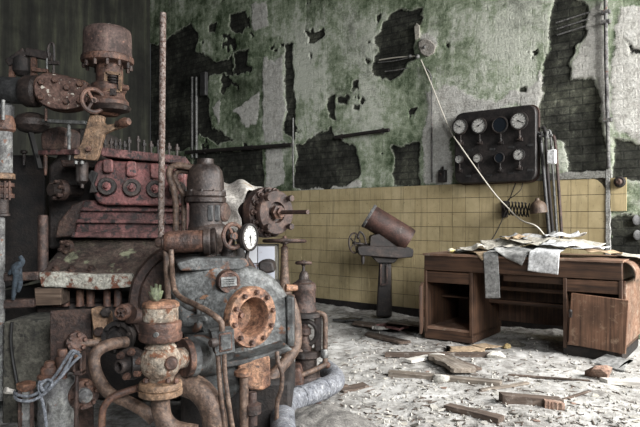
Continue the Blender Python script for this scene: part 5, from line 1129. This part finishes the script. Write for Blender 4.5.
# lagged pipe
LP = thing('lagged_pipe', 'fat grey cloth-lagged pipe elbowing along the floor beside the pump', 'pipe', base(305, 3.5))
zc = .085
def flp(x, y, zz): Z = (EYE-zz)*F/(y-HY); return at(x, y, Z)
build('lagging', MB().tube([flp(284, 440, zc), flp(283, 424, zc), flp(283, 412, zc), flp(287, 404, zc), flp(296, 399, zc), flp(315, 392, zc), flp(329, 386, zc), flp(335, 381, zc), flp(333, 375, zc+.0), flp(326, 369, zc)], .060, 22), M['lag'], LP)
build('lagging_seam', MB().torus(flp(300, 397.5, zc), flp(315, 392, zc)-flp(296, 399, zc), .061, .005, 26, 6), M['lag'], LP)
build('lagging_seam', MB().torus(flp(322, 389, zc), flp(329, 386, zc)-flp(315, 392, zc), .061, .005, 26, 6), M['lag'], LP)
# ================================================================ FLOOR LITTER
def plank(ax, ay, bx_, by, w, t, mat, label, name='plank', tilt=0.0, cat='plank', ragged=True, lift=0, seed=0, parts=None):
    a, b = fl(ax, ay), fl(bx_, by); d = (b-a); ln = d.length; d.normalize(); s = Vector((-d.y, d.x, 0)); r = random.Random(ax*7+ay)
    n = 12; top = []; ed = []
    z0 = lambda p: max(fh(p.x, p.y), fh(p.x+s.x*w/2, p.y+s.y*w/2), fh(p.x-s.x*w/2, p.y-s.y*w/2))
    za, zb = z0(a), z0(b); zm = z0((a+b)/2); zl = max(0, zm-(za+zb)/2)*.7-.004+lift
    L1, L2 = [], []
    for i in range(n+1):
        u = i/n; p = a.lerp(b, u); p.z = za+(zb-za)*u+zl
        j1, j2 = (r.uniform(-.08, .08)*w, r.uniform(-.08, .08)*w) if ragged else (0, 0)
        e1 = r.uniform(-.5, .3)*w if ragged and i in (0, n) else 0
        L1.append(p+s*(w/2+j1)+d*e1+Vector((0, 0, tilt*w/2))); L2.append(p-s*(w/2+j2)-d*e1*.5-Vector((0, 0, tilt*w/2)))
    lo = L1+L2[::-1]; mb = MB(); up = Vector((0, 0, t)); 
    k = n+1; vs = L1+L2+[p+up for p in L1]+[p+up for p in L2]; fs = []
    for i in range(n):
        fs += [(i, i+1, k+i+1, k+i), (2*k+i, 3*k+i, 3*k+i+1, 2*k+i+1), (i, 2*k+i, 2*k+i+1, i+1), (k+i, k+i+1, 3*k+i+1, 3*k+i)]
    fs += [(0, k, 3*k, 2*k), (n, 2*k+n, 3*k+n, k+n)]
    # local x along the plank so the grain follows it
    ang = math.atan2(d.y, d.x); c = (a+b)/2; Ri = Matrix.Rotation(-ang, 3, 'Z')
    mb.add([Ri @ (p-c) for p in vs], fs); o = build(name, mb, mat, bevel=.002, seg=1)
    loc = o.location.copy(); o.location = c+Matrix.Rotation(ang, 3, 'Z') @ loc; o.rotation_euler = (0, 0, ang)
    return tag(o, label, cat)
plank(385, 354, 497, 355.5, .07, .03, M['plankd'], 'long thin dark plank lying parallel to the desk front')
plank(408, 362.5, 441, 356.5, .075, .022, M['plankw'], 'short white painted board angled under the thin dark plank', lift=.008)
plank(438, 360, 465, 375, .16, .03, M['plank'], 'broad broken grey board lying crossways between two long planks', lift=.02)
plank(456, 362, 478, 372, .06, .02, M['plankd'], 'small dark splinter beside the broad broken board', lift=.01)
plank(389, 374.5, 501, 386, .075, .035, M['plank'], 'longest grey-brown plank across the middle of the floor')
plank(447, 407.5, 502, 421, .07, .03, M['plankd'], 'dark plank nearest the camera on the dusty floor')
lg = plank(501, 402.5, 562, 405, .07, .05, M['plankd'], 'weathered dark timber with a splintered orange end')
plank(544, 406.5, 563, 408, .06, .045, M['brickc'], 'splintered orange chunk of wood at the end of the weathered timber', 'wood_chunk', cat='wood chunk')
plank(354, 326, 394, 331, .16, .02, M['plankd'], 'dark flat board beside the foot of the pedestal machine', lift=.02)
plank(367, 335, 405, 343, .10, .025, M['plankd'], 'dark board ending at the open cupboard door', lift=.01)
plank(383, 330.5, 404, 335, .16, .02, grunge('faded red board', ['#4a3030', '#74504e', '#8d6663', '#a08583'], 14, .9, bump=.3), 'faded red scrap lying on dark boards by the desk', 'scrap', cat='scrap', lift=.05)
plank(375, 331, 384, 333, .10, .03, M['plankw'], 'pale chip of board beside the faded red scrap', 'scrap', cat='scrap', lift=.03)
plank(340, 323, 358, 321, .12, .02, M['slate'], 'greenish grey sheet of debris below the tiles behind the pump', 'scrap', cat='scrap', lift=.02)
plank(598, 362, 628, 369, .17, .012, M['paperg'], 'pale grey board leaning beside the sagging door end of the desk', lift=.02, tilt=.25)
plank(604, 381.5, 644, 382, .06, .03, M['plankw'], 'whitish board running out past the desk end')
plank(508, 374, 590, 380.5, .022, .012, M['plankd'], 'very thin dark strip on the floor before the desk')
plank(448, 350, 484, 350.5, .20, .006, M['papert'], 'pale buff card lying on the floor at the desk pedestal', 'card', cat='card', lift=.02)
plank(478, 349, 494, 347.5, .16, .006, M['papert'], 'creased brown card on the floor under the kneehole', 'card', cat='card', lift=.025)
plank(298, 394.5, 345, 385.5, .06, .03, M['plankd'], 'dark board lying along the lagged pipe')
plank(480, 391, 528, 383, .035, .014, M['plank'], 'thin grey lath slanting away from the longest plank')
plank(563, 398, 590, 390, .02, .012, M['plankd'], 'slender dark twig-like splinter before the sagging door', 'splinter', cat='splinter')
plank(340, 389, 366, 384, .09, .02, M['plankd'], 'short dark offcut beyond the end of the lagged pipe')
def chunk(x, y, r, mat, label=None, name='plaster_lump', cat='rubble', sq=(1, 1, .7), seed=0, z=None):
    rg = random.Random(seed+x*3+y); p = fl(x, y); bm = bmesh.new(); bmesh.ops.create_icosphere(bm, subdivisions=2, radius=1)
    dirs = [(Vector((rg.gauss(0, 1), rg.gauss(0, 1), rg.gauss(0, 1))).normalized(), rg.uniform(.32, .7)) for _ in range(10)]
    mb = MB()
    vs = []
    for v in bm.verts:
        q = v.co.copy()
        for d, k in dirs:
            e = q.dot(d)
            if e > k: q -= d*(e-k)
        vs.append(p+Vector((q.x*r*sq[0], q.y*r*sq[1], q.z*r*sq[2]))+Vector((0, 0, (fh(p.x, p.y) if z is None else z)+r*sq[2]*.45)))
    mb.add(vs, [[v.index for v in f.verts] for f in bm.faces]); bm.free()
    o = build(name, mb, mat, ang=25)
    return tag(o, label, cat) if label else o
chunk(442, 381, .058, M['plaster'], 'pointed white lump of plaster on the longest plank', sq=(1.1, .8, .9))
chunk(600, 376, .11, M['brickc'], 'pinkish brick lump in front of the sagging door', 'brick_lump', sq=(1.1, .9, .7))
chunk(505, 347.5, .05, grunge('ochre lump', ['#7d6a42', '#a08c62', '#b7a880', '#cbc4ad'], 12, .9, bump=.4), 'small ochre lump on the floor under the kneehole')
chunk(497, 357, .09, M['plaster'], 'white plaster block at the end of the thin dark plank', sq=(1, .8, .6))
chunk(516, 345.5, .10, M['conc'], 'pale grey lump beside the small ochre one', sq=(1.4, .8, .5))
chunk(316, 405, .055, M['rustred'], 'brown stone lying against the lagged pipe', 'stone', 'stone', sq=(1, .9, .8))
# mound of gritty cement at the very front
gx, gy = np.meshgrid(np.linspace(-1, 1, 60), np.linspace(-1, 1, 60)); rad = np.hypot(gx, gy)
c0 = fl(322, 436); hh = .15*np.clip(1-rad**2, 0, 1)**.8*(.75+.5*fbm(gx, gy, 2.2, 61))+.015*(fbm(gx, gy, 9, 62)-.5)-.03
mo = grid_obj('rubble_mound', gx*.32, gy*.40, hh, None, grunge('gritty cement', ['#4a4845', '#6a6763', '#7d7a75', '#8d8a85'], 16, .95, bump=.9, fine=110)); mo.location = (c0.x, c0.y, 0)
tag(mo, 'gritty grey cement mound at the bottom edge beside the lagged pipe', 'mound')
# flat plaster flakes one by one
rg = random.Random(21); protos = []
for k in range(7):
    n = 9; pts = []
    for i in range(n):
        q = 2*math.pi*i/n; r = rg.uniform(.55, 1.1); pts.append((math.cos(q)*r, math.sin(q)*r*rg.uniform(.55, .9)))
    mb = MB(); mb.prism([Vector((a, b, rg.uniform(.10, .2))) for a, b in pts], [Vector((a*.95, b*.95, 0)) for a, b in pts])
    protos.append(mb)
def blocked(p):
    if (p-W0).dot(WN) < .12: return True
    q = DRi @ (Vector((p.x, p.y, 0))-DL)
    if -.1 < q.x < LN+.1 and -.12 < q.y < DP: return True
    if p.x < .03 and p.y < 4.4: return True
    if (Vector((p.x, p.y, 0))-mb0).length < .22: return True
    return False
flm = [M['plaster'], M['plaster'], M['paper'], M['conc'], M['brickc']]
src = {}
cnt = 0
while cnt < 110:
    x, y = rg.uniform(300, 640), 318+108*rg.random()**.8
    p = fl(x, y)
    if blocked(p): continue
    k = rg.randrange(7); m = rg.choices(range(5), [5, 4, 3, 2, .5])[0]
    if (k, m) not in src:
        o = build('plaster_flake', protos[k], flm[m], ang=25); src[(k, m)] = o
    else: o = src[(k, m)].copy(); COL.objects.link(o)
    r = rg.uniform(.014, .036)*(1.5 if rg.random() < .12 else 1)
    o.location = (p.x, p.y, fh(p.x, p.y)+.1*r); o.scale = (r, r, r*rg.uniform(.5, 1.3)); o.rotation_euler = (rg.uniform(-.2, .2), rg.uniform(-.2, .2), rg.uniform(0, 6.3))
    if m == 4: tag(o, 'small reddish brick flake among the pale floor rubble', 'brick flake', 'brick flakes on the floor'); o.name = 'brick_flake'
    else: tag(o, 'small pale flake of fallen plaster lying loose on the floor', 'plaster flake', 'plaster flakes on the floor')
    cnt += 1
# crumbs nobody could count
mb = MB(); V6 = [(1, 0, 0), (-1, 0, 0), (0, 1, 0), (0, -1, 0), (0, 0, 1), (0, 0, -1)]; F8 = [(0, 2, 4), (2, 1, 4), (1, 3, 4), (3, 0, 4), (2, 0, 5), (1, 2, 5), (3, 1, 5), (0, 3, 5)]
cnt = 0
pts = []
while cnt < 3000:
    x, y = rg.uniform(285, 645), 308+125*rg.random()**.7; p = fl(x, y)
    if (p-W0).dot(WN) < .05: continue
    q = DRi @ (Vector((p.x, p.y, 0))-DL)
    if (-.02 < q.x < .47 or 1.17 < q.x < LN+.02) and -.01 < q.y < DP: continue
    r = .003+.011*rg.random()**3.5; z = fh(p.x, p.y); E = Euler((rg.random()*6, rg.random()*6, rg.random()*6)).to_matrix()
    c = Vector((p.x, p.y, z+r*.4)); mb.add([c+E @ Vector((v[0]*r*rg.uniform(.6, 1.4), v[1]*r, v[2]*r*rg.uniform(.2, .7))) for v in V6], F8); cnt += 1
tag(build('plaster_crumbs', mb, M['plaster'], ang=10), 'fine crumbs of plaster scattered thickly over the whole floor', 'rubble', kind='stuff')
mb = MB()
for i in range(420):
    x, y = rg.uniform(300, 645), 312+115*rg.random()**.8; p = fl(x, y)
    if blocked(p): continue
    l, w_ = rg.uniform(.015, .06), rg.uniform(.003, .008); a = rg.random()*6.3; z = fh(p.x, p.y)+.004
    d = Vector((math.cos(a), math.sin(a), rg.uniform(-.1, .15)))*l; mb.bar(Vector((p.x, p.y, z))-d/2, Vector((p.x, p.y, z))+d/2, w_, .004)
tag(build('wood_splinters', mb, M['plankd'], ang=10), 'tiny dark wood splinters sprinkled through the plaster dust', 'splinters', kind='stuff')
# ================================================================ LIGHT AND CAMERA
def area(name, loc, target, size, size_y, power, col=(1, 1, 1), spread=180):
    l = bpy.data.lights.new(name, 'AREA'); l.shape = 'RECTANGLE'; l.size = size; l.size_y = size_y; l.energy = power; l.color = col; l.spread = math.radians(spread)
    o = bpy.data.objects.new(name, l); COL.objects.link(o); o.location = loc
    o.rotation_euler = (Vector(target)-Vector(loc)).to_track_quat('-Z', 'Y').to_euler(); return o
area('window_daylight', (4.9, 2.0, 2.9), (1.0, 5.2, .5), 2.6, 2.2, 640, (1.0, .985, .97), 150)
area('engine_fill', (1.6, -1.6, 2.7), (-1.0, 3.2, .8), 2.0, 2.0, 88, (.96, .98, 1.0), 75)  # added fill lamp to brighten the engine
wd = bpy.data.worlds.new('room_air'); sc.world = wd; wd.use_nodes = True
wd.node_tree.nodes['Background'].inputs[0].default_value = (.9, .95, 1, 1); wd.node_tree.nodes['Background'].inputs[1].default_value = .05
cam = bpy.data.cameras.new('camera'); co = bpy.data.objects.new('camera', cam); COL.objects.link(co); sc.camera = co
co.location = (0, 0, EYE); co.rotation_euler = (math.radians(90), 0, 0)
cam.sensor_width = 36; cam.lens = F/640*36; cam.shift_y = (HY-213.5)/640; cam.clip_start = .05
sc.view_settings.view_transform = 'Standard'; sc.view_settings.look = 'None'; sc.view_settings.gamma = 1; sc.view_settings.exposure = 0
sc.cycles.use_denoising = True; sc.cycles.max_bounces = 6
